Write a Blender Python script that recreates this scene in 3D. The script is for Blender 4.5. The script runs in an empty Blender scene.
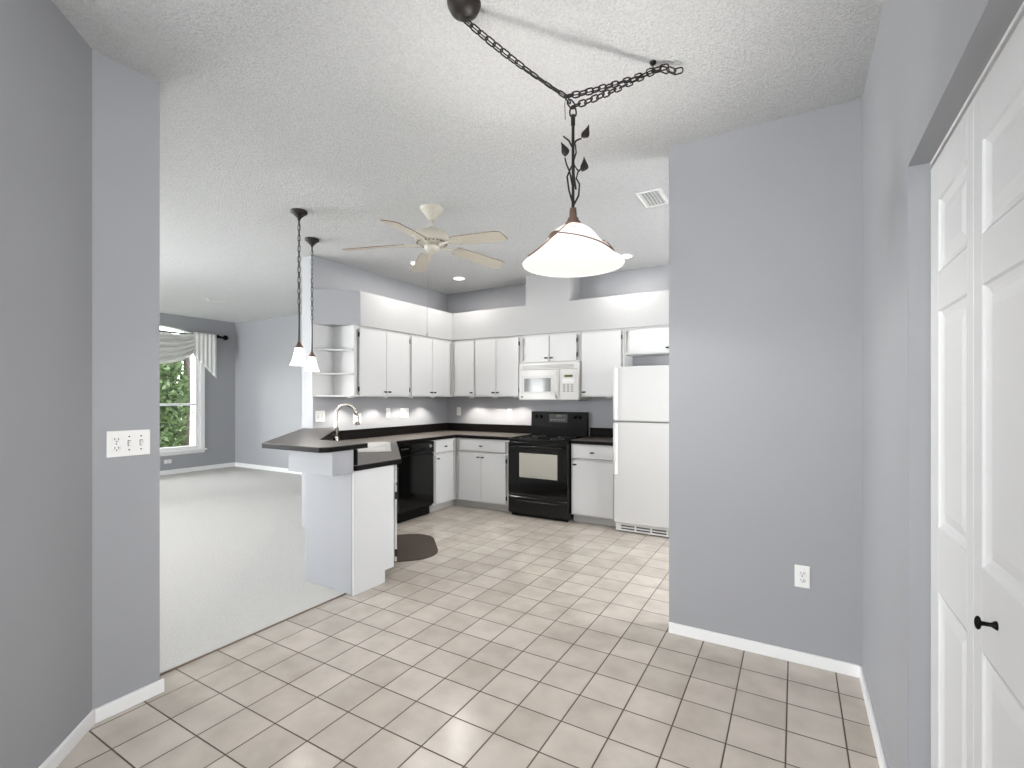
import bpy, bmesh, math, random
from mathutils import Vector, Matrix
from mathutils.geometry import tessellate_polygon
random.seed(7)
PI = math.pi
SC = bpy.context.scene
COL = SC.collection

# ------------------------------------------------------------------ camera
CEIL = 2.89
cam_data = bpy.data.cameras.new('camera')
cam = bpy.data.objects.new('camera', cam_data)
COL.objects.link(cam)
cam.location = (0, 0, 1.40)
cam.rotation_euler = (PI / 2, 0, math.radians(30.24))
cam_data.sensor_width = 36
cam_data.lens = 485.1 / 1024 * 36
cam_data.shift_y = 13 / 1024
cam_data.clip_start = 0.02
SC.camera = cam

# ------------------------------------------------------------------ world, lights, exposure
world = bpy.data.worlds.new('overcast_sky')
SC.world = world
world.use_nodes = True
bgn = world.node_tree.nodes['Background']
bgn.inputs[0].default_value = (0.95, 0.975, 1.0, 1)
bgn.inputs[1].default_value = 7.0


def light(name, kind, loc, power, rot=(0, 0, 0), size=None, size_y=None, color=(1, 1, 1), spot=None, blend=0.6, radius=None):
    d = bpy.data.lights.new(name, kind)
    d.energy = power
    d.color = color
    if kind == 'AREA':
        d.shape = 'RECTANGLE' if size_y else 'DISK'
        d.size = size
        if size_y:
            d.size_y = size_y
    if kind == 'SPOT':
        d.spot_size = spot
        d.spot_blend = blend
    if radius is not None and kind in ('SPOT', 'POINT'):
        d.shadow_soft_size = radius
    o = bpy.data.objects.new(name, d)
    COL.objects.link(o)
    o.location = loc
    o.rotation_euler = rot
    return o


# daylight in the room openings; the side windows are added to brighten the rooms
light('sliding_door_daylight', 'AREA', (-8.1, -3.14, 1.08), 240, (-PI / 2, 0, PI), 2.3, 2.0, (0.95, 0.975, 1.0))
light('nook_window_daylight', 'AREA', (-0.85, -1.84, 1.55), 33, (-PI / 2, 0, PI), 1.7, 1.9, (0.97, 0.985, 1.0))
light('living_side_added_fill', 'AREA', (-9.87, -0.2, 1.4), 310, (0, -PI / 2, 0), 1.8, 2.4, (0.95, 0.975, 1.0))  # unseen window light, added to brighten the living room and right wall
light('nook_side_added_fill', 'AREA', (0.44, -0.85, 1.6), 32, (0, PI / 2, 0), 1.6, 1.3, (0.97, 0.985, 1.0))  # unseen window light, added to brighten the near left walls
light('kitchen_side_added_fill', 'AREA', (1.14, 4.2, 1.5), 62, (0, PI / 2 - 0.4, 0), 1.3, 1.7, (0.97, 0.985, 1.0))  # unseen window light, added to lift the whole kitchen
for (nm, lc, rt, sx_, sy_) in (('nook_window_portal', (-0.85, -1.815, 1.55), (-PI / 2, 0, PI), 1.7, 1.9),
                               ('living_window_portal', (-9.82, 4.015, 1.445), (0, -PI / 2, 0), 2.03, 1.83)):
    po = light(nm, 'AREA', lc, 1.0, rt, sx_, sy_)
    po.data.cycles.is_portal = True
# recessed cans in the kitchen ceiling
CANS = [(-3.632, 4.913), (-3.629, 4.128), (-1.55, 5.03)]
for (cx, cy) in CANS:
    light('recessed_can_bulb', 'AREA', (cx, cy, CEIL - 0.015), 7, (0, 0, 0), 0.13, color=(1, 0.97, 0.93))
SC.view_settings.view_transform = 'Standard'
SC.view_settings.look = 'None'
SC.view_settings.gamma = 1
SC.view_settings.use_curve_mapping = False
SC.view_settings.exposure = 0.27
try:
    SC.cycles.use_denoising = True
    SC.cycles.sample_clamp_indirect = 6
except Exception:
    pass


# ------------------------------------------------------------------ materials
def lin(r, g, b):
    f = lambda c: (c / 255 / 12.92) if c / 255 <= 0.04045 else ((c / 255 + 0.055) / 1.055) ** 2.4
    return (f(r), f(g), f(b), 1)


def mat(name, rgb, rough=0.5, metal=0.0, bump=None, var=0.0, var_scale=8, emit=None, spec=0.5, coat=0.0):
    """bump = (noise scale, strength, distance); var = small colour variation in albedo"""
    m = bpy.data.materials.new(name)
    m.use_nodes = True
    nt = m.node_tree
    p = nt.nodes['Principled BSDF']
    c = lin(*rgb)
    p.inputs['Base Color'].default_value = c
    p.inputs['Roughness'].default_value = rough
    p.inputs['Metallic'].default_value = metal
    p.inputs['Specular IOR Level'].default_value = spec
    if coat:
        p.inputs['Coat Weight'].default_value = coat
        p.inputs['Coat Roughness'].default_value = 0.05
    tc = nt.nodes.new('ShaderNodeTexCoord')
    if var:
        n = nt.nodes.new('ShaderNodeTexNoise')
        n.inputs['Scale'].default_value = var_scale
        n.inputs['Detail'].default_value = 4
        nt.links.new(tc.outputs['Object'], n.inputs['Vector'])
        r = nt.nodes.new('ShaderNodeMapRange')
        r.inputs['To Min'].default_value = 1 - var
        r.inputs['To Max'].default_value = 1 + var
        nt.links.new(n.outputs['Fac'], r.inputs['Value'])
        mx = nt.nodes.new('ShaderNodeVectorMath')
        mx.operation = 'SCALE'
        mx.inputs[0].default_value = c[:3]
        nt.links.new(r.outputs['Result'], mx.inputs['Scale'])
        nt.links.new(mx.outputs[0], p.inputs['Base Color'])
    if bump:
        n = nt.nodes.new('ShaderNodeTexNoise')
        n.inputs['Scale'].default_value = bump[0]
        n.inputs['Detail'].default_value = 3
        nt.links.new(tc.outputs['Object'], n.inputs['Vector'])
        b = nt.nodes.new('ShaderNodeBump')
        b.inputs['Strength'].default_value = bump[1]
        b.inputs['Distance'].default_value = bump[2]
        nt.links.new(n.outputs['Fac'], b.inputs['Height'])
        nt.links.new(b.outputs['Normal'], p.inputs['Normal'])
    if emit:
        p.inputs['Emission Color'].default_value = lin(*emit[0])
        p.inputs['Emission Strength'].default_value = emit[1]
    return m


M = {}
M['wall'] = mat('grey_wall_paint', (157, 158, 161), 0.55, bump=(220, 0.15, 0.002), var=0.015, var_scale=3)
M['wall_living'] = M['wall']
M['white_wall'] = mat('white_soffit_paint', (172, 172, 172), 0.55, bump=(220, 0.12, 0.002))
M['trim'] = mat('white_trim_paint', (238, 238, 237), 0.35, var=0.02)
M['cab'] = mat('white_cabinet_paint', (203, 203, 203), 0.38, var=0.012, var_scale=5, bump=(90, 0.03, 0.002))
M['cab_frame'] = mat('white_cabinet_frame_paint', (198, 197, 195), 0.42, var=0.015, var_scale=6)
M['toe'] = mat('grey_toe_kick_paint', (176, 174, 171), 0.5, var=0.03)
M['door'] = mat('white_closet_door_paint', (214, 214, 214), 0.4, bump=(60, 0.03, 0.002), var=0.01)
M['counter'] = mat('dark_laminate', (80, 75, 71), 0.34, var=0.06, var_scale=160, spec=0.35)
M['counter_edge'] = mat('shaded_dark_laminate', (17, 15, 14), 0.45, var=0.08, var_scale=120, spec=0.08)  # same laminate as the tops, coloured darker for the less lit vertical faces
M['black'] = mat('black_appliance_enamel', (9, 9, 9), 0.09, var=0.05, spec=0.35)
M['black_matte'] = mat('black_plastic', (9, 9, 9), 0.38, var=0.05, spec=0.12)
M['cooktop'] = mat('black_ceramic_glass', (8, 8, 8), 0.06, var=0.05)
M['ovenglass'] = mat('mirror_oven_glass', (226, 222, 210), 0.12, metal=1.0, var=0.03)
M['whiteapp'] = mat('white_appliance_enamel', (214, 213, 210), 0.30, var=0.01)
M['fridge'] = mat('white_pebbled_enamel', (203, 202, 200), 0.38, bump=(260, 0.12, 0.002), var=0.01)
M['grey_plastic'] = mat('grey_plastic', (150, 150, 148), 0.45, var=0.03)
M['mwglass'] = mat('grey_microwave_glass', (128, 130, 128), 0.15, var=0.12, var_scale=30)
M['steel'] = mat('brushed_nickel', (196, 190, 182), 0.27, metal=1.0, var=0.03, var_scale=40)
M['sink'] = mat('stainless_sink', (205, 203, 200), 0.42, metal=0.6, var=0.02, var_scale=40)
M['bronze'] = mat('dark_bronze', (32, 26, 23), 0.5, metal=0.3, var=0.15, var_scale=30)
M['bronze_cap'] = mat('brown_bronze', (110, 88, 78), 0.45, metal=0.4, var=0.2, var_scale=50)
M['fan'] = mat('cream_fan_enamel', (192, 187, 174), 0.35, var=0.02)
M['fan_blade'] = mat('cream_fan_blade', (194, 187, 172), 0.42, var=0.02)
M['blade_edge'] = mat('brown_blade_edge', (120, 92, 72), 0.5, var=0.1)
M['plate'] = mat('white_wall_plate', (236, 235, 232), 0.35, var=0.01)
M['slot'] = mat('dark_slot', (60, 58, 56), 0.5, var=0.05)
M['mat'] = mat('brown_woven_mat', (74, 62, 54), 0.95, bump=(260, 0.8, 0.006), var=0.25, var_scale=90)
M['fabric'] = mat('sheer_white_fabric', (226, 226, 222), 0.85, var=0.02)
M['hinge'] = mat('dark_hinge', (48, 45, 42), 0.4, metal=0.6, var=0.1)
M['knob'] = mat('dark_pewter', (54, 52, 50), 0.35, metal=0.7, var=0.1)
M['carpet_edge'] = mat('tan_carpet_edge', (128, 112, 98), 0.9, var=0.1)
M['bark'] = mat('tree_bark', (54, 47, 42), 0.9, var=0.3, var_scale=14, bump=(20, 0.6, 0.03))
M['pale_bark'] = mat('pale_palm_bark', (205, 190, 168), 0.9, var=0.2, var_scale=14, bump=(20, 0.6, 0.03))
M['lawn'] = mat('garden_lawn', (150, 160, 120), 0.95, var=0.3, var_scale=5)
M['leaf'] = mat('garden_leaves', (66, 84, 50), 0.6, var=0.75, var_scale=9)
M['leaf2'] = mat('dark_garden_leaves', (38, 54, 42), 0.6, var=0.6, var_scale=9)
M['dark'] = mat('painted_closet_shade', (40, 40, 40), 0.8, var=0.05)  # dark colour stands in for shade inside the closet and door gap
M['vent'] = mat('white_vent_enamel', (222, 222, 220), 0.4, var=0.02)
M['vent_in'] = mat('vent_duct', (165, 165, 165), 0.8, var=0.05)
M['shade'] = mat('lit_frosted_glass', (10, 10, 10), 0.6, var=0.02, emit=((255, 246, 238), 1.12), spec=0.05)
M['shade_small'] = mat('lit_white_glass', (30, 30, 30), 0.4, var=0.01, emit=((255, 250, 242), 1.8), spec=0.05)
M['bulb'] = mat('lit_bulb', (255, 255, 255), 0.4, var=0.01, emit=((255, 246, 232), 2.5))
M['lens'] = mat('lit_can_lens', (255, 255, 255), 0.4, var=0.01, emit=((255, 244, 228), 8.0))
M['display'] = mat('green_display', (40, 44, 20), 0.2, var=0.05, emit=((150, 170, 60), 0.15))
M['button'] = mat('grey_button', (120, 118, 114), 0.5, var=0.05)


def make_glass():
    m = bpy.data.materials.new('window_glass')
    m.use_nodes = True
    nt = m.node_tree
    nt.nodes.clear()
    out = nt.nodes.new('ShaderNodeOutputMaterial')
    mix = nt.nodes.new('ShaderNodeMixShader')
    tr = nt.nodes.new('ShaderNodeBsdfTransparent')
    gl = nt.nodes.new('ShaderNodeBsdfGlossy')
    gl.inputs['Roughness'].default_value = 0.02
    fr = nt.nodes.new('ShaderNodeFresnel')
    fr.inputs['IOR'].default_value = 1.3
    nt.links.new(fr.outputs[0], mix.inputs[0])
    nt.links.new(tr.outputs[0], mix.inputs[1])
    nt.links.new(gl.outputs[0], mix.inputs[2])
    nt.links.new(mix.outputs[0], out.inputs[0])
    return m


M['glass'] = make_glass()


def let_light_through(m, k):
    nt = m.node_tree
    out = [n for n in nt.nodes if n.type == 'OUTPUT_MATERIAL'][0]
    mix = nt.nodes.new('ShaderNodeMixShader')
    tr = nt.nodes.new('ShaderNodeBsdfTransparent')
    mix.inputs[0].default_value = k
    nt.links.new(nt.nodes['Principled BSDF'].outputs[0], mix.inputs[1])
    nt.links.new(tr.outputs[0], mix.inputs[2])
    nt.links.new(mix.outputs[0], out.inputs[0])


let_light_through(M['shade'], 0.3)
let_light_through(M['shade_small'], 0.4)



def make_tile():
    m = bpy.data.materials.new('beige_ceramic_tile')
    m.use_nodes = True
    nt = m.node_tree
    N = nt.nodes
    L = nt.links.new
    p = N['Principled BSDF']
    tc = N.new('ShaderNodeTexCoord')
    mp = N.new('ShaderNodeMapping')
    S = 0.2105
    mp.inputs['Scale'].default_value = (1 / S, 1 / S, 1)
    mp.inputs['Location'].default_value = (0.145, -0.108, 0)
    L(tc.outputs['Object'], mp.inputs['Vector'])
    sep = N.new('ShaderNodeSeparateXYZ')
    L(mp.outputs[0], sep.inputs[0])

    def math_(op, a, b=None):
        n = N.new('ShaderNodeMath')
        n.operation = op
        for i, v in enumerate((a, b)):
            if v is None:
                continue
            if isinstance(v, (int, float)):
                n.inputs[i].default_value = v
            else:
                L(v, n.inputs[i])
        return n.outputs[0]
    ds = []
    fl = []
    for ax in ('X', 'Y'):
        v = sep.outputs[ax]
        fl.append(math_('FLOOR', v))
        fr = math_('FRACT', v)
        ds.append(math_('MINIMUM', fr, math_('SUBTRACT', 1.0, fr)))
    d = math_('MINIMUM', ds[0], ds[1])
    ramp = N.new('ShaderNodeMapRange')
    ramp.inputs['From Min'].default_value = 0.010
    ramp.inputs['From Max'].default_value = 0.020
    L(d, ramp.inputs['Value'])
    cb = N.new('ShaderNodeCombineXYZ')
    L(fl[0], cb.inputs[0])
    L(fl[1], cb.inputs[1])
    wn = N.new('ShaderNodeTexWhiteNoise')
    L(cb.outputs[0], wn.inputs['Vector'])
    n1 = N.new('ShaderNodeTexNoise')
    n1.inputs['Scale'].default_value = 6
    n1.inputs['Detail'].default_value = 5
    L(tc.outputs['Object'], n1.inputs['Vector'])
    cr = N.new('ShaderNodeValToRGB')
    cr.color_ramp.elements[0].position = 0.3
    cr.color_ramp.elements[0].color = lin(177, 168, 157)
    cr.color_ramp.elements[1].position = 0.7
    cr.color_ramp.elements[1].color = lin(200, 191, 181)
    add = math_('ADD', math_('MULTIPLY', n1.outputs['Fac'], 0.75), math_('MULTIPLY', wn.outputs['Value'], 0.25))
    L(add, cr.inputs['Fac'])
    mx = N.new('ShaderNodeMix')
    mx.data_type = 'RGBA'
    mx.inputs['A'].default_value = lin(88, 76, 67)
    L(ramp.outputs['Result'], mx.inputs['Factor'])
    L(cr.outputs['Color'], mx.inputs['B'])
    L(mx.outputs['Result'], p.inputs['Base Color'])
    rr = N.new('ShaderNodeMapRange')
    rr.inputs['To Min'].default_value = 0.8
    rr.inputs['To Max'].default_value = 0.20
    L(ramp.outputs['Result'], rr.inputs['Value'])
    L(rr.outputs['Result'], p.inputs['Roughness'])
    b = N.new('ShaderNodeBump')
    b.inputs['Strength'].default_value = 0.5
    b.inputs['Distance'].default_value = 0.003
    hh = math_('ADD', ramp.outputs['Result'], math_('MULTIPLY', n1.outputs['Fac'], 0.35))
    L(hh, b.inputs['Height'])
    L(b.outputs['Normal'], p.inputs['Normal'])
    return m


M['tile'] = make_tile()


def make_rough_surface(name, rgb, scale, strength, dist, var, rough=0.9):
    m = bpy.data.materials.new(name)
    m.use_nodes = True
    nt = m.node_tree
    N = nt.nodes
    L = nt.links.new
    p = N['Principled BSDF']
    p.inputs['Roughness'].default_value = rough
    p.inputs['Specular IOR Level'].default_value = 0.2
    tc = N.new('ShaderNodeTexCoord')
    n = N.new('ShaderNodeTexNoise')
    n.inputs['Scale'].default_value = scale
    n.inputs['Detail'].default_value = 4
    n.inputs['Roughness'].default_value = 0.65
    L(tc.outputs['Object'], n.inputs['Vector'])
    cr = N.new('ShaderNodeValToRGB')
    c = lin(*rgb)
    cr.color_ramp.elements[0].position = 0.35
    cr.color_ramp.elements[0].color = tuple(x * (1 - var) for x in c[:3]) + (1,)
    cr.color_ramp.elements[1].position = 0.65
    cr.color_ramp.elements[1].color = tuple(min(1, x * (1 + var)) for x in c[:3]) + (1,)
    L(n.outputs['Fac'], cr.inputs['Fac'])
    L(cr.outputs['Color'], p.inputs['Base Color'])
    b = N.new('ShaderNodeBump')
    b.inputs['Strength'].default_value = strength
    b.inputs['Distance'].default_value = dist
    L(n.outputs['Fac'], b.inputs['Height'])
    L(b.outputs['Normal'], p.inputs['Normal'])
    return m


M['ceiling'] = make_rough_surface('popcorn_ceiling', (249, 249, 248), 105, 1.0, 0.045, 0.11)  # colour speckle paints in the shade of the popcorn pits
M['carpet'] = make_rough_surface('cream_carpet_pile', (203, 201, 197), 110, 0.9, 0.012, 0.06, 0.95)


# ------------------------------------------------------------------ mesh building
class MB:
    def __init__(self):
        self.v = []
        self.f = []
        self.sm = []

    def _add(self, vs, fs, smooth=False, mtx=None):
        o = len(self.v)
        for p in vs:
            p = Vector(p)
            if mtx is not None:
                p = mtx @ p
            self.v.append(p)
        for f in fs:
            self.f.append([i + o for i in f])
            self.sm.append(smooth)
        return self

    def box(self, x0, x1, y0, y1, z0, z1, mtx=None):
        x0, x1 = min(x0, x1), max(x0, x1)
        y0, y1 = min(y0, y1), max(y0, y1)
        z0, z1 = min(z0, z1), max(z0, z1)
        vs = [(x0, y0, z0), (x1, y0, z0), (x1, y1, z0), (x0, y1, z0), (x0, y0, z1), (x1, y0, z1), (x1, y1, z1), (x0, y1, z1)]
        fs = [(0, 3, 2, 1), (4, 5, 6, 7), (0, 1, 5, 4), (1, 2, 6, 5), (2, 3, 7, 6), (3, 0, 4, 7)]
        return self._add(vs, fs, False, mtx)

    def prism(self, poly, z0, z1, holes=(), mtx=None):
        loops = [list(poly)] + [list(h) for h in holes]
        flat = [p for lp in loops for p in lp]
        n = len(flat)
        vs = [(p[0], p[1], z0) for p in flat] + [(p[0], p[1], z1) for p in flat]
        fs = []
        if holes:
            tris = tessellate_polygon([[Vector((p[0], p[1], 0)) for p in lp] for lp in loops])
            for t in tris:
                a, b, c = [flat[i] for i in t]
                ccw = (b[0] - a[0]) * (c[1] - a[1]) - (b[1] - a[1]) * (c[0] - a[0]) > 0
                t = t if ccw else t[::-1]
                fs.append([i + n for i in t])
                fs.append(list(t)[::-1])
        else:
            fs.append([i + n for i in range(n)])
            fs.append(list(range(n))[::-1])
        o = 0
        for lp in loops:
            k = len(lp)
            for i in range(k):
                a, b = o + i, o + (i + 1) % k
                fs.append((a, b, b + n, a + n))
            o += k
        return self._add(vs, fs, False, mtx)

    def lathe(self, prof, c=(0, 0, 0), seg=32, mtx=None, cap=False, smooth=True):
        vs = []
        fs = []
        n = len(prof)
        for i in range(seg):
            a = 2 * PI * i / seg
            for (r, z) in prof:
                vs.append((c[0] + r * math.cos(a), c[1] + r * math.sin(a), c[2] + z))
        for i in range(seg):
            j = (i + 1) % seg
            for k in range(n - 1):
                fs.append((i * n + k, j * n + k, j * n + k + 1, i * n + k + 1))
        if cap:
            fs.append([i * n for i in range(seg)][::-1])
            fs.append([i * n + n - 1 for i in range(seg)])
        return self._add(vs, fs, smooth, mtx)

    def sphere(self, c, r, seg=16, ring=10, sc=(1, 1, 1), mtx=None):
        prof = [(max(1e-5, r * math.sin(PI * k / ring)) * 1.0, -r * math.cos(PI * k / ring) * sc[2]) for k in range(ring + 1)]
        return self.lathe(prof, c, seg, mtx)

    def tube(self, pts, r, seg=8, closed=False, mtx=None, ref=None):
        pts = [Vector(p) for p in pts]
        n = len(pts)
        rs = r if isinstance(r, (list, tuple)) else [r] * n
        vs = []
        up = Vector(ref) if ref else None
        N = None
        for i in range(n):
            if closed:
                t = pts[(i + 1) % n] - pts[i - 1]
            else:
                t = pts[min(i + 1, n - 1)] - pts[max(i - 1, 0)]
            t.normalize()
            if up is not None:
                N = t.cross(up).normalized()
            elif N is None:
                a = Vector((0, 0, 1)) if abs(t.z) < 0.9 else Vector((1, 0, 0))
                N = t.cross(a).normalized()
            else:
                N = (N - t * N.dot(t)).normalized()
            B = t.cross(N)
            for k in range(seg):
                a = 2 * PI * k / seg
                vs.append(pts[i] + (N * math.cos(a) + B * math.sin(a)) * rs[i])
        fs = []
        m = n if closed else n - 1
        for i in range(m):
            j = (i + 1) % n
            for k in range(seg):
                l = (k + 1) % seg
                fs.append((i * seg + k, i * seg + l, j * seg + l, j * seg + k))
        if not closed:
            fs.append(list(range(seg))[::-1])
            fs.append([(n - 1) * seg + k for k in range(seg)])
        return self._add(vs, fs, True, mtx)

    def grid(self, fn, na, nb, smooth=True, thick=None):
        vs = [fn(i / na, j / nb) for i in range(na + 1) for j in range(nb + 1)]
        fs = [(i * (nb + 1) + j, (i + 1) * (nb + 1) + j, (i + 1) * (nb + 1) + j + 1, i * (nb + 1) + j + 1) for i in range(na) for j in range(nb)]
        return self._add(vs, fs, smooth)

    def build(self, name, material, parent=None, bevel=0.0, kind=None, label=None, solid=0.0, recalc=True):
        me = bpy.data.meshes.new(name)
        me.from_pydata([tuple(p) for p in self.v], [], self.f)
        me.polygons.foreach_set('use_smooth', self.sm)
        if recalc:
            bm = bmesh.new()
            bm.from_mesh(me)
            bmesh.ops.recalc_face_normals(bm, faces=bm.faces)
            bm.to_mesh(me)
            bm.free()
        me.update()
        o = bpy.data.objects.new(name, me)
        COL.objects.link(o)
        me.materials.append(material)
        if parent is not None:
            o.parent = parent
        if solid:
            s = o.modifiers.new('thickness', 'SOLIDIFY')
            s.thickness = solid
            s.offset = 0
        if bevel:
            b = o.modifiers.new('bevel', 'BEVEL')
            b.width = bevel
            b.segments = 2
            b.limit_method = 'ANGLE'
            b.angle_limit = math.radians(50)
        if kind:
            o['kind'] = kind
        if label:
            o['label'] = label
        return o


def thing(name, label, cat, loc=(0, 0, 0), rotz=0.0, group=None):
    o = bpy.data.objects.new(name, None)
    o.empty_display_size = 0.1
    COL.objects.link(o)
    o.location = loc
    o.rotation_euler = (0, 0, rotz)
    return tag(o, label, cat, group)


def tag(o, label, cat, group=None):
    o['label'] = label
    o['category'] = cat
    if group:
        o['group'] = group
    return o


def struct(name, mb, m, bevel=0.0):
    return mb.build(name, m, None, bevel, 'structure')


def bx(*a):
    return MB().box(*a)


# ------------------------------------------------------------------ room shell
XL, YB = -4.36, 5.61          # kitchen left wall face, back wall face
struct('floor', MB().prism([(-2.757, -1.9), (0.45, -1.9), (0.45, 2.97), (1.15, 2.97), (1.15, 5.75), (-4.45, 5.75), (-4.45, 3.34), (-3.19, 2.45), (-2.757, 2.45)], -0.1, 0.0), M['tile'])
struct('floor_carpet', MB().prism([(-9.9, -3.2), (-2.757, -3.2), (-2.757, 2.45), (-3.19, 2.45), (-4.45, 3.60), (-4.45, 5.75), (-9.9, 5.75)], -0.1, 0.012), M['carpet'])
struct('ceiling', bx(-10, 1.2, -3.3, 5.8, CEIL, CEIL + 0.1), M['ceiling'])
struct('wall_back', bx(-9.9, 1.15, YB, YB + 0.14, -0.1, CEIL), M['wall'])
struct('wall_kitchen_left', bx(XL - 0.18, XL, 3.34, YB, 0, CEIL), M['wall'])
struct('wall_right_partition', bx(-0.648, 0.29, 2.97, 3.09, 0, CEIL), M['wall'])
ks = MB()   # right end of the kitchen, hidden by the partition, with a window added for light
ks.box(1.0, 1.1, 2.97, 3.35, 0, CEIL)
ks.box(1.0, 1.1, 5.05, YB, 0, CEIL)
ks.box(1.0, 1.1, 3.35, 5.05, 0, 0.85)
ks.box(1.0, 1.1, 3.35, 5.05, 2.15, CEIL)
ks.box(0.41, 1.0, 2.97, 3.09, 0, CEIL)
struct('wall_kitchen_right', ks, M['wall'])
DY0, DY1, DZ = 0.19, 1.84, 2.085
wr = MB()
wr.box(0.29, 0.41, DY1, 3.09, 0, CEIL)
wr.box(0.29, 0.41, -0.15, DY0, 0, CEIL)
wr.box(0.29, 0.41, -1.8, -1.55, 0, CEIL)
wr.box(0.29, 0.41, -1.55, -0.15, 0, 0.75)
wr.box(0.29, 0.41, -1.55, -0.15, 2.45, CEIL)
wr.box(0.29, 0.41, DY0, DY1, DZ, CEIL)
struct('wall_right', wr, M['wall'])
cl = MB()
cl.box(0.9, 0.95, 0.1, 2.0, 0, CEIL)
cl.box(0.41, 0.95, 0.05, 0.1, 0, CEIL)
cl.box(0.41, 0.95, 2.0, 2.05, 0, CEIL)
cl.box(0.41, 0.95, 0.05, 2.05, -0.1, 0.0)
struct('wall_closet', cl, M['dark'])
struct('wall_left', MB().prism([(-2.60, 1.145), (-2.73, 1.145), (-2.73, 0.835), (-2.03, 0.135), (-2.03, -3.0), (-1.9, -3.0), (-1.9, 0.19), (-2.60, 0.89)], 0, CEIL), M['wall'])
wf = MB()   # nook wall behind the camera, with its window
wf.box(-1.9, -1.7, -1.82, -1.7, 0, CEIL)
wf.box(0.0, 0.29, -1.82, -1.7, 0, CEIL)
wf.box(-1.7, 0.0, -1.82, -1.7, 0, 0.6)
wf.box(-1.7, 0.0, -1.82, -1.7, 2.5, CEIL)
struct('wall_front', wf, M['wall'])
wl = MB()   # far living room wall with window_1
WY0, WY1, WZ0, WZ1 = 3.1, 4.93, 0.43, 2.46
wl.box(-9.85, -9.7, -3.0, -1.5, 0, CEIL)
wl.box(-9.85, -9.7, 1.1, WY0, 0, CEIL)
wl.box(-9.85, -9.7, -1.5, 1.1, 0, 0.43)
wl.box(-9.85, -9.7, -1.5, 1.1, 2.4, CEIL)
wl.box(-9.85, -9.7, WY1, YB, 0, CEIL)
wl.box(-9.85, -9.7, WY0, WY1, 0, WZ0)
arch = [(WY0 + 0.03 + (WY1 - WY0 - 0.06) * k / 24, WZ1 + 0.05 + 0.17 * math.sqrt(max(0, 1 - (2 * k / 24 - 1) ** 2))) for k in range(25)]
wl.prism([(WY0, CEIL), (WY0, WZ1)] + [(arch[0][0], WZ1)] + arch + [(arch[-1][0], WZ1)] + [(WY1, WZ1), (WY1, CEIL)], -9.85, -9.7, mtx=Matrix(((0, 0, 1, 0), (1, 0, 0, 0), (0, 1, 0, 0), (0, 0, 0, 1))))
struct('wall_living_far', wl, M['wall'])
ws = MB()   # living room wall with the sliding door
ws.box(-9.85, -9.3, -3.12, -3.0, 0, CEIL)
ws.box(-6.9, -1.9, -3.12, -3.0, 0, CEIL)
ws.box(-9.3, -6.9, -3.12, -3.0, 2.1, CEIL)
struct('wall_living_front', ws, M['wall'])
# half wall of the peninsula
HW = [(-3.187, 2.38), (-2.692, 2.38), (-2.692, 2.40), (-3.105, 2.40), (XL, 3.655), (XL, 3.54)]
struct('wall_peninsula', MB().prism(HW, 0, 1.033), M['trim' if False else 'wall'], 0.004)

# soffits: white boxes above the uppers, grey diagonal end, chase above the microwave
SX, SY, SZ0, SZ1 = -4.0, 5.26, 2.165, 2.53
struct('wall_soffit', MB().prism([(XL, 3.66), (SX, 3.66), (SX, SY), (-0.659, SY), (-0.659, YB), (XL, YB)], SZ0, SZ1), M['white_wall'])
struct('wall_soffit_end', MB().prism([(XL, 3.34), (SX, 3.648), (SX, 3.66), (XL, 3.66)], SZ0, SZ1), M['wall'])
struct('wall_chase', bx(-2.87, -2.295, SY, YB, SZ1, CEIL), M['white_wall'])


def baseboard(name, pts, z0=0.0, h=0.062, t=0.014):
    mb = MB()
    for (a, b) in zip(pts[:-1], pts[1:]):
        a, b = Vector(a), Vector(b)
        d = (b - a).normalized()
        n = Vector((-d.y, d.x))          # to the left of travel = into the room
        p = [a, b, b + n * t, a + n * t]
        p = [(q.x, q.y) for q in p]
        mb.prism(p, z0, z0 + h)
    struct(name, mb, M['trim'], 0.003)


baseboard('baseboard_partition', [(0.29, 2.97), (-0.648, 2.97)][::1])
baseboard('baseboard_right', [(0.29, DY1 + 0.0), (0.29, 2.97)])
baseboard('baseboard_left', [(-2.60, 1.160), (-2.60, 0.89), (-1.9, 0.19), (-1.9, -1.7)][::1])
baseboard('baseboard_living_back', [(XL - 0.18, YB), (-9.7, YB)], 0.012, 0.08)
baseboard('baseboard_living_far', [(-9.7, YB), (-9.7, -3.0)], 0.012, 0.08)
struct('trim_1', bx(-2.764, -2.752, 1.16, 2.38, 0.0, 0.008), M['carpet_edge'])


# ------------------------------------------------------------------ windows
def rect_frame(mb, axis, pos0, pos1, a0, a1, z0, z1, w):
    """frame of bars in the plane x=pos (axis 'x') or y=pos"""
    def b(aa, ab, za, zb):
        if axis == 'x':
            mb.box(pos0, pos1, aa, ab, za, zb)
        else:
            mb.box(aa, ab, pos0, pos1, za, zb)
    b(a0, a0 + w, z0, z1)
    b(a1 - w, a1, z0, z1)
    b(a0 + w, a1 - w, z0, z0 + w)
    b(a0 + w, a1 - w, z1 - w, z1)


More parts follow.
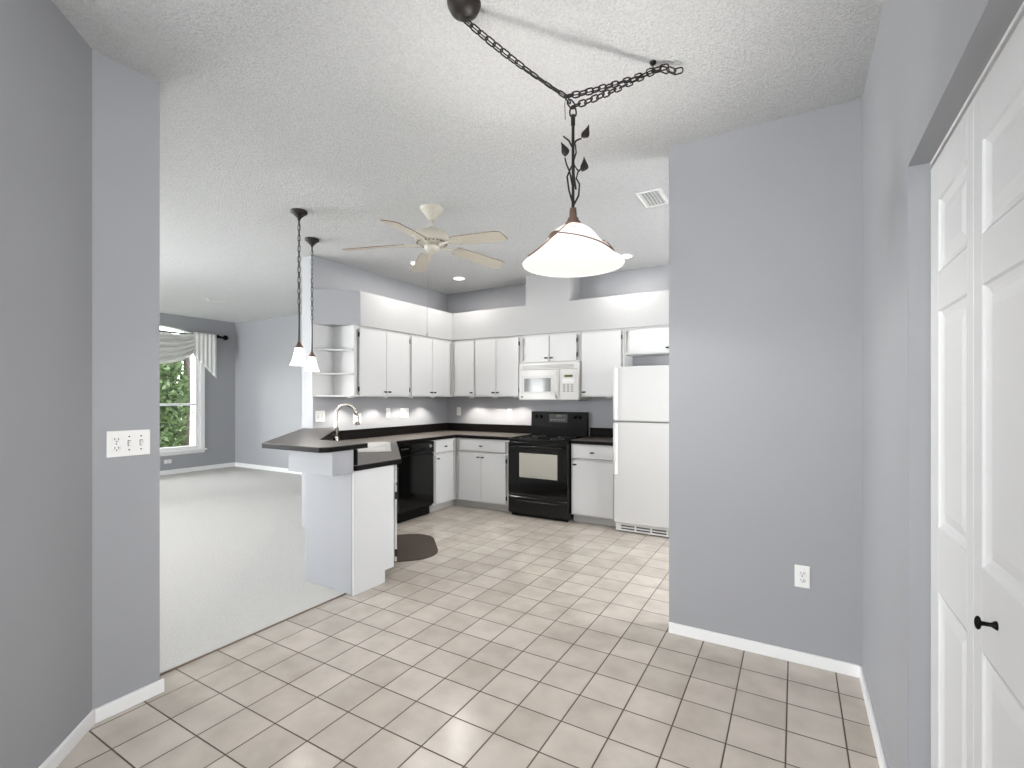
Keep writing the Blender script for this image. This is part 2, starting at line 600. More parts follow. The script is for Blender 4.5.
fr = MB()
rect_frame(fr, 'x', -9.80, -9.70, WY0, WY1, WZ0, WZ1, 0.06)
fr.box(-9.79, -9.71, WY0 + 0.06, WY1 - 0.06, 1.24, 1.285)
w1 = struct('window_1', fr, M['trim'], 0.003)
tr = MB()
rect_frame(tr, 'x', -9.70, -9.675, WY0 - 0.09, WY1 + 0.09, WZ0 - 0.08, WZ1 + 0.08, 0.085)
tr.build('casing', M['trim'], w1, 0.004)
bx(-9.70, -9.63, WY0 - 0.11, WY1 + 0.11, WZ0 - 0.03, WZ0).build('window_sill', M['trim'], w1, 0.004)
bx(-9.755, -9.75, WY0 + 0.06, WY1 - 0.06, WZ0 + 0.06, 1.24).build('pane', M['glass'], w1)
bx(-9.755, -9.75, WY0 + 0.06, WY1 - 0.06, 1.285, WZ1 - 0.06).build('pane', M['glass'], w1)
fr = MB()
rect_frame(fr, 'y', -1.80, -1.72, -1.7, 0.0, 0.6, 2.5, 0.06)
fr.box(-0.88, -0.82, -1.80, -1.72, 0.66, 2.44)
w2 = struct('window_2', fr, M['trim'], 0.003)
bx(-1.64, -0.88, -1.765, -1.76, 0.66, 2.44).build('pane', M['glass'], w2)
bx(-0.82, -0.06, -1.765, -1.76, 0.66, 2.44).build('pane', M['glass'], w2)
fr = MB()
rect_frame(fr, 'x', -9.80, -9.70, -1.5, 1.1, 0.43, 2.4, 0.06)
fr.box(-9.79, -9.71, -0.23, -0.17, 0.49, 2.34)
w5 = struct('added_window_5', fr, M['trim'], 0.003)  # made-up window out of view, carries the added living room light
bx(-9.755, -9.75, -1.44, -0.23, 0.49, 2.34).build('pane', M['glass'], w5)
bx(-9.755, -9.75, -0.17, 1.04, 0.49, 2.34).build('pane', M['glass'], w5)
fr = MB()
rect_frame(fr, 'x', 0.31, 0.39, -1.55, -0.15, 0.75, 2.45, 0.06)
w6 = struct('added_window_6', fr, M['trim'], 0.003)  # made-up window behind the camera, carries the added nook light
bx(0.345, 0.35, -1.49, -0.21, 0.81, 2.39).build('pane', M['glass'], w6)
fr = MB()
rect_frame(fr, 'x', 1.02, 1.09, 3.35, 5.05, 0.85, 2.15, 0.06)
fr.box(1.02, 1.09, 4.17, 4.23, 0.91, 2.09)
w4 = struct('added_window_4', fr, M['trim'], 0.003)  # made-up window behind the partition, carries the added kitchen light
bx(1.05, 1.055, 3.41, 4.17, 0.91, 2.09).build('pane', M['glass'], w4)
bx(1.05, 1.055, 4.23, 4.99, 0.91, 2.09).build('pane', M['glass'], w4)
fr = MB()
rect_frame(fr, 'y', -3.10, -3.02, -9.3, -6.9, 0.0, 2.1, 0.07)
fr.box(-8.14, -8.06, -3.10, -3.02, 0.07, 2.03)
w3 = struct('window_3', fr, M['trim'], 0.003)
bx(-9.23, -8.14, -3.065, -3.06, 0.07, 2.03).build('pane', M['glass'], w3)
bx(-8.06, -6.97, -3.065, -3.06, 0.07, 2.03).build('pane', M['glass'], w3)

# curtain rod and scarf valance over window_1
rod = thing('curtain_rod', 'black curtain rod with round finial above the living room window', 'curtain rod', (-9.60, 4.0, 2.555))
MB().tube([(0, -1.35, 0), (0, 1.33, 0)], 0.016, 12).build('rod', M['black_matte'], rod)
MB().tube([(0, 1.16, 0), (0, 1.22, 0.012), (0, 1.27, 0.0), (0, 1.31, 0)], [0.03, 0.034, 0.022, 0.022], 12).sphere((0, 1.365, 0), 0.05).build('finial', M['black_matte'], rod)
MB().tube([(-0.095, 1.13, -0.05), (-0.04, 1.13, -0.045), (0, 1.13, -0.005)], 0.014, 8).box(-0.10, -0.085, 1.105, 1.155, -0.10, 0.0).build('bracket', M['black_matte'], rod)
scarf = thing('scarf_valance', 'sheer white scarf valance swagged over the black curtain rod', 'valance', (-9.575, 4.0, 2.555))


def swag(a, b):
    s = 1 - abs(2 * a - 1) ** 3.4
    y = -1.15 + 2.15 * a
    zt = 0.02 - 0.13 * s
    zb = -0.06 - 0.52 * s
    z = zt + (zb - zt) * b
    x = 0.045 + 0.04 * (0.3 + s) * math.cos(b * 2 * PI * 4.5) + 0.05 * s * math.sin(b * PI)
    return (x, y, z)


MB().grid(swag, 40, 50).build('swag', M['fabric'], scarf, solid=0.004)


def jabot(a, b):
    y = 0.72 + 0.41 * a
    L_ = 0.42 + 0.42 * a
    return (0.10 + 0.007 * math.cos(a * 2 * PI * 5.5), y, 0.03 - L_ * b * (1 if a > 0 else 1))


MB().grid(jabot, 44, 10).build('jabot', M['fabric'], scarf, solid=0.004)
pts = [(0.03, -1.25 + 2.36 * k / 24, -0.035 + 0.012 * math.sin(k * 1.3) - 0.05 * math.sin(PI * min(1, k / 20))) for k in range(25)]
MB().tube(pts, [0.036 + 0.008 * math.sin(k * 2.1) for k in range(25)], 12).build('scarf_roll', M['fabric'], scarf)

# ------------------------------------------------------------------ outside the window
struct('ground', bx(-40, -9.86, -12, 25, -0.5, -0.4), M['lawn'])


def leaves(mb, c, rad, n, size, seed):
    rnd = random.Random(seed)
    for _ in range(n):
        d = Vector((rnd.gauss(0, 1), rnd.gauss(0, 1), rnd.gauss(0, 1))).normalized() * (rnd.random() ** 0.45)
        p = Vector((c[0] + d.x * rad[0], c[1] + d.y * rad[1], c[2] + d.z * rad[2]))
        u = Vector((rnd.gauss(0, 1), rnd.gauss(0, 1), rnd.gauss(0, 1))).normalized()
        w = u.orthogonal().normalized()
        s = size * rnd.uniform(0.6, 1.4)
        vs = [p - u * s, p + w * s * 0.45, p + u * s, p - w * s * 0.45]
        mb._add(vs, [(0, 1, 2, 3)])


def tree(name, label, x, y, h, rad, n, leafm, barkm, seed, tr=0.16, lz=None, size=0.13, ly=0.0):
    t = thing(name, label, 'tree', (x, y, -0.4), 0, 'garden trees outside the living room window')
    MB().tube([(0, 0, 0), (0.05, 0.04, h * 0.35), (-0.03, 0.08, h * 0.7), (0.02, 0.05, h)], [tr * 1.2, tr, tr * 0.8, tr * 0.4], 12).build('trunk', barkm, t)
    mb = MB()
    leaves(mb, (0, ly, lz if lz is not None else h * 0.7), rad, n, size, seed)
    mb.build('foliage', leafm, t, recalc=False)
    return t


tree('garden_tree', 'leafy green tree with a dark brown trunk outside the living room window', -13.3, 6.40, 4.8, (0.8, 0.62, 1.7), 5000, M['leaf'], M['bark'], 3, 0.085, 1.7, 0.08, -0.60)
tree('garden_tree', 'dark green bushy tree standing behind the leafy tree in the garden', -16.6, 6.9, 4.0, (0.9, 0.80, 1.8), 3500, M['leaf2'], M['bark'], 5, 0.12, 1.9, 0.10, 0.0)
tree('garden_tree', 'pale trunked slim tree with sparse leaves beside the leafy garden tree', -11.6, 5.98, 3.4, (0.22, 0.16, 0.9), 60, M['leaf2'], M['pale_bark'], 8, 0.05, 1.4, 0.05, -0.05)
sh = MB()
leaves(sh, (0, 0, 0.35), (0.7, 1.5, 0.5), 900, 0.1, 11)
so = sh.build('garden_shrub', M['leaf'], None, recalc=False)
so.location = (-11.3, 3.95, -0.4)
tag(so, 'low green shrub under the living room window', 'shrub')

# ------------------------------------------------------------------ closet bifold door
def panel_leaf(mb, y0, y1, zt, xf, thick, panels, stile=0.07, left_panel=None):
    """leaf in the plane x=xf facing -X; panels: list of (z0,z1); py0,py1 panel range"""
    py0, py1 = left_panel
    mb.box(xf, xf + thick, y0, py0, 0.012, zt)
    mb.box(xf, xf + thick, py1, y1, 0.012, zt)
    zs = [0.012]
    for (a, b) in panels:
        zs += [a, b]
    zs.append(zt)
    for k in range(0, len(zs), 2):
        mb.box(xf, xf + thick, py0, py1, zs[k], zs[k + 1])
    for (a, b) in panels:
        steps = [(0.0, 0.0), (0.004, 0.005), (0.014, 0.008), (0.024, 0.010), (0.052, 0.003)]
        loops = []
        vs = []
        for (ins, dep) in steps:
            x = xf + dep
            vs += [(x, py0 + ins, a + ins), (x, py1 - ins, a + ins), (x, py1 - ins, b - ins), (x, py0 + ins, b - ins)]
        fs = []
        for s in range(len(steps) - 1):
            for k in range(4):
                l = (k + 1) % 4
                fs.append((s * 4 + k, s * 4 + l, s * 4 + 4 + l, s * 4 + 4 + k))
        q = (len(steps) - 1) * 4
        fs.append((q, q + 1, q + 2, q + 3))
        mb._add(vs, fs)


PZ = [(0.20, 0.862), (1.04, 1.638), (1.745, 1.945)]
d1 = bpy.data.objects.new('door_1', None)
COL.objects.link(d1)
d1['kind'] = 'structure'
d1['label'] = 'white folding closet door with raised panels in the right wall'
d1['category'] = 'door'
mb = MB()
panel_leaf(mb, 1.4445, 1.836, 2.062, 0.342, 0.03, PZ, left_panel=(1.492, 1.747))
mb.build('door_leaf', M['door'], d1, 0.0015)
mb = MB()
panel_leaf(mb, 1.028, 1.443, 2.062, 0.342, 0.03, PZ, left_panel=(1.125, 1.386))
mb.build('door_leaf', M['door'], d1, 0.0015)
for (ya, yb) in ((0.613, 1.025), (0.196, 0.610)):
    mb = MB()
    panel_leaf(mb, ya, yb, 2.062, 0.342, 0.03, PZ, left_panel=(ya + 0.07, yb - 0.07))
    mb.build('door_leaf', M['door'], d1, 0.0015)
kn = MB()
kn.lathe([(0.0001, 0), (0.009, 0.0), (0.008, 0.003), (0.004, 0.009), (0.0045, 0.022), (0.007, 0.025)], mtx=Matrix.Translation((0.342, 1.298, 0.952)) @ Matrix.Rotation(-PI / 2, 4, 'Y'), seg=16)
kn.sphere((0, 0, 0), 0.008, mtx=Matrix.Translation((0.314, 1.298, 0.952)) @ Matrix.Diagonal((0.7, 1.0, 1.7, 1)))
kn.build('knob', M['black_matte'], d1, label='small black door knob')
struct('trim_2', bx(0.342, 0.362, DY0, DY1, 2.075, 2.085), M['trim'])
struct('trim_gap_shade', bx(0.355, 0.41, DY0, DY1, 2.063, 2.075), M['dark'])  # dark strip painted as the shade in the gap over the door


# ------------------------------------------------------------------ cabinets
def knob(parent, x, z, y=-0.022):
    mb = MB()
    mb.tube([(x, y + 0.002, z), (x, y - 0.016, z)], 0.004, 8)
    mb.tube([(x - 0.026, y - 0.016, z + 0.001), (x - 0.013, y - 0.022, z), (x, y - 0.024, z - 0.002), (x + 0.013, y - 0.022, z), (x + 0.026, y - 0.016, z + 0.001)], [0.004, 0.008, 0.010, 0.008, 0.004], 8)
    return mb.build('knob', M['knob'], parent)


def hinge(parent, x, z, y=-0.02, dark=True):
    mb = MB()
    mb.box(x - 0.005, x + 0.005, y + 0.002, y + 0.016, z - 0.024, z + 0.024)
    mb.tube([(x, y - 0.001, z - 0.026), (x, y - 0.001, z + 0.026)], 0.004, 8)
    return mb.build('hinge', M['hinge'] if dark else M['cab'], parent)


def door(parent, x0, x1, z0, z1, hinge_at=None, knob_at=None, knob_z=None):
    d = bx(x0, x1, -0.02, -0.001, z0, z1).build('door', M['cab'], parent, 0.003)
    if hinge_at is not None:
        hx = x0 - 0.006 if hinge_at in 'lL' else x1 + 0.006
        hinge(d, hx, z0 + 0.07, dark=hinge_at.islower())
        hinge(d, hx, z1 - 0.07, dark=hinge_at.islower())
    if knob_at is not None:
        knob(d, (x0 + 0.03) if knob_at == 'l' else (x1 - 0.03), knob_z)
    return d


def drawer(parent, x0, x1, z0, z1):
    d = bx(x0, x1, -0.02, -0.001, z0, z1).build('drawer', M['cab'], parent, 0.004)
    knob(d, (x0 + x1) / 2, (z0 + z1) / 2)
    return d


UZ0, UZ1 = 1.402, 2.165
FX, FY = -4.02, 5.28       # face frames


def upper(label, loc, rot, W, depth, z0, doors, group='white upper cabinets'):
    """local x along the front, y into the wall, z from cabinet bottom"""
    t = thing('upper_cabinet', label, 'cabinet', (loc[0], loc[1], z0), rot, group)
    h = UZ1 - z0
    bx(0.001, W - 0.001, 0.018, depth, 0, h - 0.001).build('carcass', M['cab'], t)
    ff = MB()
    st = 0.02
    ff.box(0.001, W - 0.001, 0.0, 0.018, h - 0.045, h - 0.001)
    ff.box(0.001, W - 0.001, 0.0, 0.018, 0, 0.03)
    ff.box(0.001, st, 0.0, 0.018, 0.03, h - 0.045)
    ff.box(W - st, W - 0.001, 0.0, 0.018, 0.03, h - 0.045)
    ff.build('face_frame', M['cab_frame'], t, 0.002)
    for (x0, x1, hg, kn_) in doors:
        door(t, x0, x1, 0.012, h - 0.028, hg, kn_, 0.055)
    return t


# left wall run: local x = world Y, front faces +X
def left_upper(label, y0, y1, doors):
    return upper(label, (FX, y0), PI / 2, y1 - y0, FX - XL - 0.002, UZ0, [(a - y0, b - y0, h_, k_) for (a, b, h_, k_) in doors])


left_upper('two-door white upper cabinet next to the open corner shelves', 3.60, 4.435, [(3.645, 4.035, 'l', 'r'), (4.04, 4.415, 'r', 'l')])
left_upper('two-door white upper cabinet on the left wall, nearest the kitchen corner', 4.436, 5.279, [(4.458, 4.838, None, 'r'), (4.843, 5.20, 'R', 'l')])


def back_upper(label, x0, x1, doors, z0=UZ0):
    return upper(label, (x0, FY), 0, x1 - x0, YB - FY - 0.002, z0, [(a - x0, b - x0, h_, k_) for (a, b, h_, k_) in doors])


back_upper('single-door white upper cabinet in the inner corner of the kitchen', -4.019, -3.636, [(-3.965, -3.648, 'L', 'r')])
back_upper('two-door white upper cabinet just beside the microwave on the back wall', -3.635, -2.945, [(-3.622, -3.308, 'L', 'r'), (-3.303, -2.975, 'r', 'l')])
back_upper('short two-door white cabinet right above the microwave', -2.944, -2.150, [(-2.875, -2.555, 'L', 'r'), (-2.545, -2.20, 'r', 'l')], 1.815)
back_upper('wide single-door white upper cabinet between microwave and fridge', -2.149, -1.636, [(-2.13, -1.666, 'r', 'l')])
back_upper('short white cabinet hung above the fridge with an open gap', -1.635, -0.665, [(-1.575, -1.125, 'L', 'r'), (-1.12, -0.69, 'r', 'l')], 1.868)

# open corner shelves at the end of the left run
t = thing('corner_shelf', 'open white corner shelf unit at the end of the upper cabinets', 'shelf', (XL, 3.60, UZ0))
hh = UZ1 - UZ0
bx(0.001, 0.014, -0.285, -0.001, 0, hh - 0.001).build('wall_panel', M['cab'], t, 0.002)
bx(0.014, 0.338, -0.014, -0.001, 0, hh - 0.001).build('side_panel', M['cab'], t, 0.002)
for z, th in ((0.0, 0.018), (0.235, 0.018), (0.487, 0.018)):
    arc = [(0.014, -0.014), (0.014, -0.255), (0.05, -0.255)]
    for k in range(1, 8):
        a = k / 8
        arc.append((0.05 + 0.285 * a - 0.02 * math.sin(PI * a), -0.255 + 0.20 * a + 0.02 * math.sin(PI * a)))
    arc += [(0.335, -0.05), (0.335, -0.014)]
    MB().prism(arc, z, z + th).build('shelf', M['cab'], t, 0.003)

# base cabinets
BX, BY = -3.76, 5.02      # base face planes
TOE = 0.09
CT = 0.92                 # worktop height


def base(label, loc, rot, W, depth, doors, drawers, t0=0.0, t1=0.0):
    t = thing('base_cabinet', label, 'cabinet', (loc[0], loc[1], 0), rot, 'white base cabinets')
    bx(0.001, W - 0.001, 0.018, depth, TOE, CT - 0.041).build('carcass', M['cab'], t)
    ff = MB()
    ff.box(0.001, W - 0.001, 0, 0.018, CT - 0.075, CT - 0.041)
    ff.box(0.001, W - 0.001, 0, 0.018, TOE, TOE + 0.02)
    ff.box(0.001, W - 0.001, 0, 0.018, 0.690, 0.715)
    ff.box(0.001, 0.035, 0, 0.018, TOE + 0.02, CT - 0.075)
    ff.box(W - 0.035, W - 0.001, 0, 0.018, TOE + 0.02, CT - 0.075)
    ff.build('face_frame', M['cab_frame'], t, 0.002)
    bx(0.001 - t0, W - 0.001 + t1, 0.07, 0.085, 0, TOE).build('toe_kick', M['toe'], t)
    for (a, b, hg, kn_) in doors:
        door(t, a, b, 0.105, 0.695, hg, kn_, 0.655)
    for (a, b) in drawers:
        drawer(t, a, b, 0.725, 0.862)
    return t


y0 = 4.556
base('narrow white base cabinet between dishwasher and kitchen corner', (BX, y0), PI / 2, BY - y0 - 0.002, BX - XL - 0.002, [(4.590 - y0, 4.945 - y0, 'R', 'l')], [(4.590 - y0, 4.945 - y0)], t1=0.07)
x0 = BX + 0.002
base('white base cabinet with one wide drawer over two doors, beside the range', (x0, BY), 0, -2.948 - x0, YB - BY - 0.002,
     [(-3.70 - x0, -3.362 - x0, 'L', 'r'), (-3.358 - x0, -3.005 - x0, 'r', 'l')], [(-3.70 - x0, -3.005 - x0)], t0=0.07)
x0 = -2.160
base('white base cabinet with one drawer and one door between range and fridge', (x0, BY), 0, -1.645 - x0, YB - BY - 0.002, [(-2.135 - x0, -1.665 - x0, None, 'l')], [(-2.135 - x0, -1.665 - x0)])

# diagonal sink base under the peninsula worktop
sk = thing('sink_cabinet', 'white diagonal sink base cabinet at the end of the peninsula', 'cabinet', (-2.70, 2.80, 0), 0)


def P(x, y):
    return (x + 2.70, y - 2.80)


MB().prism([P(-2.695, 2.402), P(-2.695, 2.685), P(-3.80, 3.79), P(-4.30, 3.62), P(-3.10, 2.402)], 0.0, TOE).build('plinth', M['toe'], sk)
MB().prism([P(-2.692, 2.402), P(-2.692, 2.775), P(-3.765, 3.85), P(-3.765, 3.943), P(-4.355, 3.943), P(-4.355, 3.665), P(-3.10, 2.402)], TOE, CT - 0.30).build('carcass', M['cab'], sk)
MB().prism([P(-2.692, 2.72), P(-2.692, 2.775), P(-3.765, 3.85), P(-3.765, 3.77)], CT - 0.30, CT - 0.041).build('front_rail', M['cab'], sk)
ep = MB()
ep.prism([(0, 0), (0.303, 0), (0.303, TOE), (0.396, TOE), (0.396, CT - 0.041), (0, CT - 0.041)], 0, 0.015,
         mtx=Matrix(((0, 0, 1, 0.010), (1, 0, 0, 2.382 - 2.80), (0, 1, 0, 0), (0, 0, 0, 1))))
ep.build('end_panel', M['cab'], sk, 0.002)
DM = Matrix.Translation((-2.678 + 2.70, 2.786 - 2.80, 0)) @ Matrix.Rotation(math.radians(135), 4, 'Z')


def diag_part(name, mb, m, parent, bevel=0.002):
    for i, v in enumerate(mb.v):
        mb.v[i] = DM @ v
    return mb.build(name, m, parent, bevel)


for (a, b) in ((0.06, 0.50), (0.505, 0.98), (0.985, 1.45)):
    dd = diag_part('door', bx(a, b, -0.02, -0.001, 0.105, 0.695), M['cab'], sk, 0.003)
    k_ = MB().tube([((a + b) / 2 + 0.16, -0.018, 0.65), ((a + b) / 2 + 0.16, -0.04, 0.65)], 0.006, 8)
    diag_part('knob', k_, M['knob'], dd, 0)
    diag_part('hinge', bx(a - 0.02, a - 0.004, -0.024, -0.004, 0.15, 0.205), M['hinge'], dd, 0)
    diag_part('hinge', bx(a - 0.02, a - 0.004, -0.024, -0.004, 0.60, 0.655), M['hinge'], dd, 0)
diag_part('drawer_front', bx(0.06, 1.45, -0.02, -0.001, 0.725, 0.862), M['cab'], sk, 0.003)

# ------------------------------------------------------------------ worktops
def st(s, t_):
    return ((s - t_) / math.sqrt(2), (s + t_) / math.sqrt(2))


SK_S0, SK_S1, SK_T0, SK_T1 = -0.385, 0.045, 4.42, 5.24
hole = [st(SK_S0, SK_T0), st(SK_S1, SK_T0), st(SK_S1, SK_T1), st(SK_S0, SK_T1)]
wt = thing('worktop', 'dark laminate L-shaped kitchen worktop with black backsplash lip', 'worktop', (-3.9, 4.4, CT))


def off(poly, o=(-3.9, 4.4)):
    return [(p[0] - o[0], p[1] - o[1]) for p in poly]


WP = [(XL + 0.002, 3.663), (-3.098, 2.407), (-3.09, 2.385), (-2.655, 2.385), (-2.655, 2.835), (-3.74, 3.92), (-3.74, 5.0), (-2.944, 5.0), (-2.944, YB - 0.002), (XL + 0.002, YB - 0.002)]
MB().prism(off(WP), -0.004, 0, [off(hole)]).build('top_surface', M['counter'], wt)
ed = MB()
ed.prism(off(WP), -0.04, -0.0041, [off(hole)])
ed.build('edge_band', M['counter_edge'], wt, 0.003)
lp = MB()
O = (-3.9, 4.4)
lp.box(XL + 0.002 - O[0], XL + 0.022 - O[0], 3.68 - O[1], YB - 0.002 - O[1], 0.0, 0.108)
lp.box(XL + 0.022 - O[0], -2.944 - O[0], YB - 0.022 - O[1], YB - 0.002 - O[1], 0.0, 0.108)
lp.prism(off([(XL + 0.022, 3.645), (-3.10, 2.409), (-3.09, 2.388), (-2.66, 2.388), (-2.66, 2.406), (-3.08, 2.412), (XL + 0.022, 3.675)]), 0.0, 0.111)
lp.build('backsplash_lip', M['counter_edge'], wt, 0.002)
wt2 = thing('worktop', 'short dark worktop between the black range and the fridge', 'worktop', (-1.9, 5.3, CT))
bx(-2.160 + 1.9, -1.642 + 1.9, 5.0 - 5.3, YB - 0.002 - 5.3, -0.004, 0).build('top_surface', M['counter'], wt2)
bx(-2.160 + 1.9, -1.642 + 1.9, 5.0 - 5.3, YB - 0.002 - 5.3, -0.04, -0.0041).build('edge_band', M['counter_edge'], wt2, 0.003)
bx(-2.160 + 1.9, -1.642 + 1.9, YB - 0.022 - 5.3, YB - 0.002 - 5.3, 0.0, 0.108).build('backsplash_lip', M['counter_edge'], wt2, 0.002)

bar = thing('breakfast_bar', 'raised dark breakfast bar top with a pale boxed support under its end', 'bar', (-3.3, 2.6, 1.034))
BP = [(-3.30, 2.10), (-2.69, 2.105), (-2.645, 2.15), (-2.655, 2.495), (-3.18, 2.495), (XL + 0.003, 3.672), (XL + 0.003, 3.336), (-4.51, 3.336)]
MB().prism(off(BP, (-3.3, 2.6)), 0.032, 0.036).build('bar_surface', M['counter'], bar)
MB().prism(off(BP, (-3.3, 2.6)), 0.0, 0.0319).build('edge_band', M['counter_edge'], bar, 0.003)
bx(-3.142 + 3.3, -2.673 + 3.3, 2.20 - 2.6, 2.379 - 2.6, -0.165, -0.001).build('support_box', M['wall'], bar, 0.002)

# ------------------------------------------------------------------ sink and faucet
SM = Matrix.Translation((0, 0, 0))
so_ = st((SK_S0 + SK_S1) / 2, (SK_T0 + SK_T1) / 2)
sink = thing('kitchen_sink', 'double bowl steel sink set into the dark peninsula worktop', 'sink', (so_[0], so_[1], CT), math.radians(45))
# local x = s, local y = t
hs, ht = (SK_S1 - SK_S0) / 2, (SK_T1 - SK_T0) / 2
b1 = [(-hs + 0.02, -ht + 0.02), (hs - 0.02, -ht + 0.02), (hs - 0.02, -0.02), (-hs + 0.02, -0.02)]
b2 = [(-hs + 0.02, 0.02), (hs - 0.02, 0.02), (hs - 0.02, ht - 0.02), (-hs + 0.02, ht - 0.02)]
MB().prism([(-hs - 0.02, -ht - 0.02), (hs + 0.015, -ht - 0.02), (hs + 0.015, ht + 0.02), (-hs - 0.02, ht + 0.02)], 0.0005, 0.008, [b1, b2]).build('rim', M['sink'], sink, 0.002)
for q in (b1, b2):
    (xa, ya), (xb, yb) = q[0], q[2]
    bw = MB()
    ins = 0.03
    top = [(xa, ya), (xb, ya), (xb, yb), (xa, yb)]
    bot = [(xa + ins, ya + ins), (xb - ins, ya + ins), (xb - ins, yb - ins), (xa + ins, yb - ins)]
    vs = [(p[0], p[1], 0.004) for p in top] + [(p[0], p[1], -0.17) for p in bot]
    bw._add(vs, [(0, 1, 5, 4), (1, 2, 6, 5), (2, 3, 7, 6), (3, 0, 4, 7), (4, 5, 6, 7)])
    bo = bw.build('bowl', M['sink'], sink, recalc=False)
    MB().lathe([(0.001, 0.003), (0.03, 0.003), (0.038, 0.0)], ((xa + xb) / 2, (ya + yb) / 2, -0.169), 20).build('drain', M['grey_plastic'], bo)
fx, fy = st(-0.436, 4.81)
fc = thing('kitchen_faucet', 'tall brushed nickel gooseneck faucet behind the sink', 'faucet', (fx, fy, CT), math.radians(45))
MB().lathe([(0.0, 0), (0.030, 0), (0.030, 0.006), (0.025, 0.014), (0.024, 0.10), (0.0175, 0.118)], (0, 0, 0.0), 24).build('base', M['steel'], fc)
R_ = 0.088
pts = [(0, 0, 0.10), (0, 0, 0.2), (0, 0, 0.30)]
for k in range(1, 13):
    a = PI - (PI * 0.93) * k / 12
    pts.append((R_ + R_ * math.cos(a), 0, 0.32 + R_ * math.sin(a)))
pts += [(2 * R_ + 0.006, 0, 0.31)]
MB().tube(pts, 0.0155, 16).build('spout', M['steel'], fc)
MB().tube([(2 * R_ + 0.004, 0, 0.32), (2 * R_ + 0.008, 0, 0.30), (2 * R_ + 0.013, 0, 0.25), (2 * R_ + 0.018, 0, 0.215)], [0.0145, 0.016, 0.019, 0.021], 16).build('spray_head', M['steel'], fc)
MB().tube([(2 * R_ + 0.0155, -0.001, 0.262), (2 * R_ + 0.030, 0.0, 0.258)], 0.008, 8).build('spray_button', M['black_matte'], fc)
MB().tube([(0.0, -0.02, 0.07), (0, -0.04, 0.075), (0, -0.085, 0.11)], [0.010, 0.009, 0.006], 12).build('lever', M['steel'], fc)

# ------------------------------------------------------------------ appliances
# dishwasher (front faces +X)
dw = thing('dishwasher', 'black dishwasher built in beside the white sink base', 'dishwasher', (-3.735, 3.948, 0), PI / 2)
W = 0.602
bx(0.004, W - 0.004, 0.03, 0.6, 0.10, 0.872).build('body', M['black_matte'], dw)
bx(0.003, W - 0.003, 0, 0.029, 0.125, 0.735).build('door', M['black'], dw, 0.004)
cp = bx(0.003, W - 0.003, -0.006, 0.029, 0.740, 0.872).build('control_panel', M['black'], dw, 0.006)
MB().prism([(0.18, -0.03), (0.43, -0.03), (0.45, -0.006), (0.16, -0.006)], 0.77, 0.80).build('handle', M['black_matte'], cp, 0.004)
for k in range(4):
    bx(0.04 + 0.03 * k, 0.06 + 0.03 * k, -0.010, -0.006, 0.815, 0.83).build('button', M['slot'], cp)
MB().lathe([(0.0001, 0.012), (0.016, 0.012), (0.018, 0.0)], seg=20, mtx=Matrix.Translation((0.53, -0.006, 0.82)) @ Matrix.Rotation(PI / 2, 4, 'X')).build('dial', M['grey_plastic'], cp)
bx(0.01, W - 0.01, 0.06, 0.075, 0.0, 0.12).build('toe_panel', M['black_matte'], dw)

# range
rg = thing('kitchen_range', 'black freestanding electric range with a mirrored oven window', 'range', (-2.555, 4.95, 0))
hw = 0.383
bx(-hw, hw, 0.03, 0.64, 0.03, 0.895).build('body', M['black'], rg, 0.003)
ct = MB().prism([(-hw - 0.003, -0.012), (hw + 0.003, -0.012), (hw + 0.003, 0.60), (-hw - 0.003, 0.60)], 0.896, 0.915)
cto = ct.build('cooktop', M['cooktop'], rg, 0.006)
for (bx_, by_, br) in ((-0.19, 0.15, 0.105), (0.19, 0.15, 0.08), (-0.19, 0.43, 0.08), (0.19, 0.43, 0.105)):
    MB().lathe([(br - 0.004, 0.0), (br, 0.0004), (br + 0.002, 0.0)], (bx_, by_, 0.9155), 40).build('burner_ring', M['grey_plastic'], cto)
dr = MB()
rect_frame(dr, 'y', 0, 0.028, -hw + 0.002, hw - 0.002, 0.245, 0.868, 0.02)
dr.box(-hw + 0.02, -0.235, 0, 0.028, 0.265, 0.848)
dr.box(0.255, hw - 0.02, 0, 0.028, 0.265, 0.848)
dr.box(-0.235, 0.255, 0, 0.028, 0.265, 0.465)
dr.box(-0.235, 0.255, 0, 0.028, 0.748, 0.848)
od = dr.build('oven_door', M['black'], rg, 0.002)
bx(-0.235, 0.255, 0.004, 0.02, 0.465, 0.748).build('oven_window', M['ovenglass'], od)
hd = MB().tube([(-0.33, -0.042, 0.825), (-0.2, -0.05, 0.825), (0.2, -0.05, 0.825), (0.33, -0.042, 0.825)], 0.013, 10)
for s in (-1, 1):
    hd.tube([(s * 0.32, 0.002, 0.828), (s * 0.32, -0.043, 0.825)], 0.010, 8)
hd.build('handle', M['black'], od)
dwr = bx(-hw + 0.002, hw - 0.002, 0, 0.028, 0.045, 0.236).build('drawer', M['black'], rg, 0.006)
MB().tube([(-0.27, -0.006, 0.195), (-0.2, -0.018, 0.190), (0.2, -0.018, 0.190), (0.27, -0.006, 0.195)], 0.011, 10).build('handle', M['black'], dwr)
bx(-hw + 0.02, hw - 0.02, 0.05, 0.06, 0.0, 0.045).build('kick_panel', M['black_matte'], rg)
bg = MB().prism([(0.0, 0.0), (0.06, 0.0), (0.06, 0.30), (0.014, 0.30), (0.0, 0.10)], -hw, hw,
                mtx=Matrix(((0, 0, 1, 0), (1, 0, 0, 0.575), (0, 1, 0, 0.914), (0, 0, 0, 1))))
bgo = bg.build('backguard', M['black_matte'], rg, 0.006)
sl = Vector((0.014, 0.20)).normalized()


def bgp(x, h):     # point on the sloped backguard face, h above its lower edge
    return Vector((x, 0.575 + sl.x * h, 1.014 + sl.y * h))


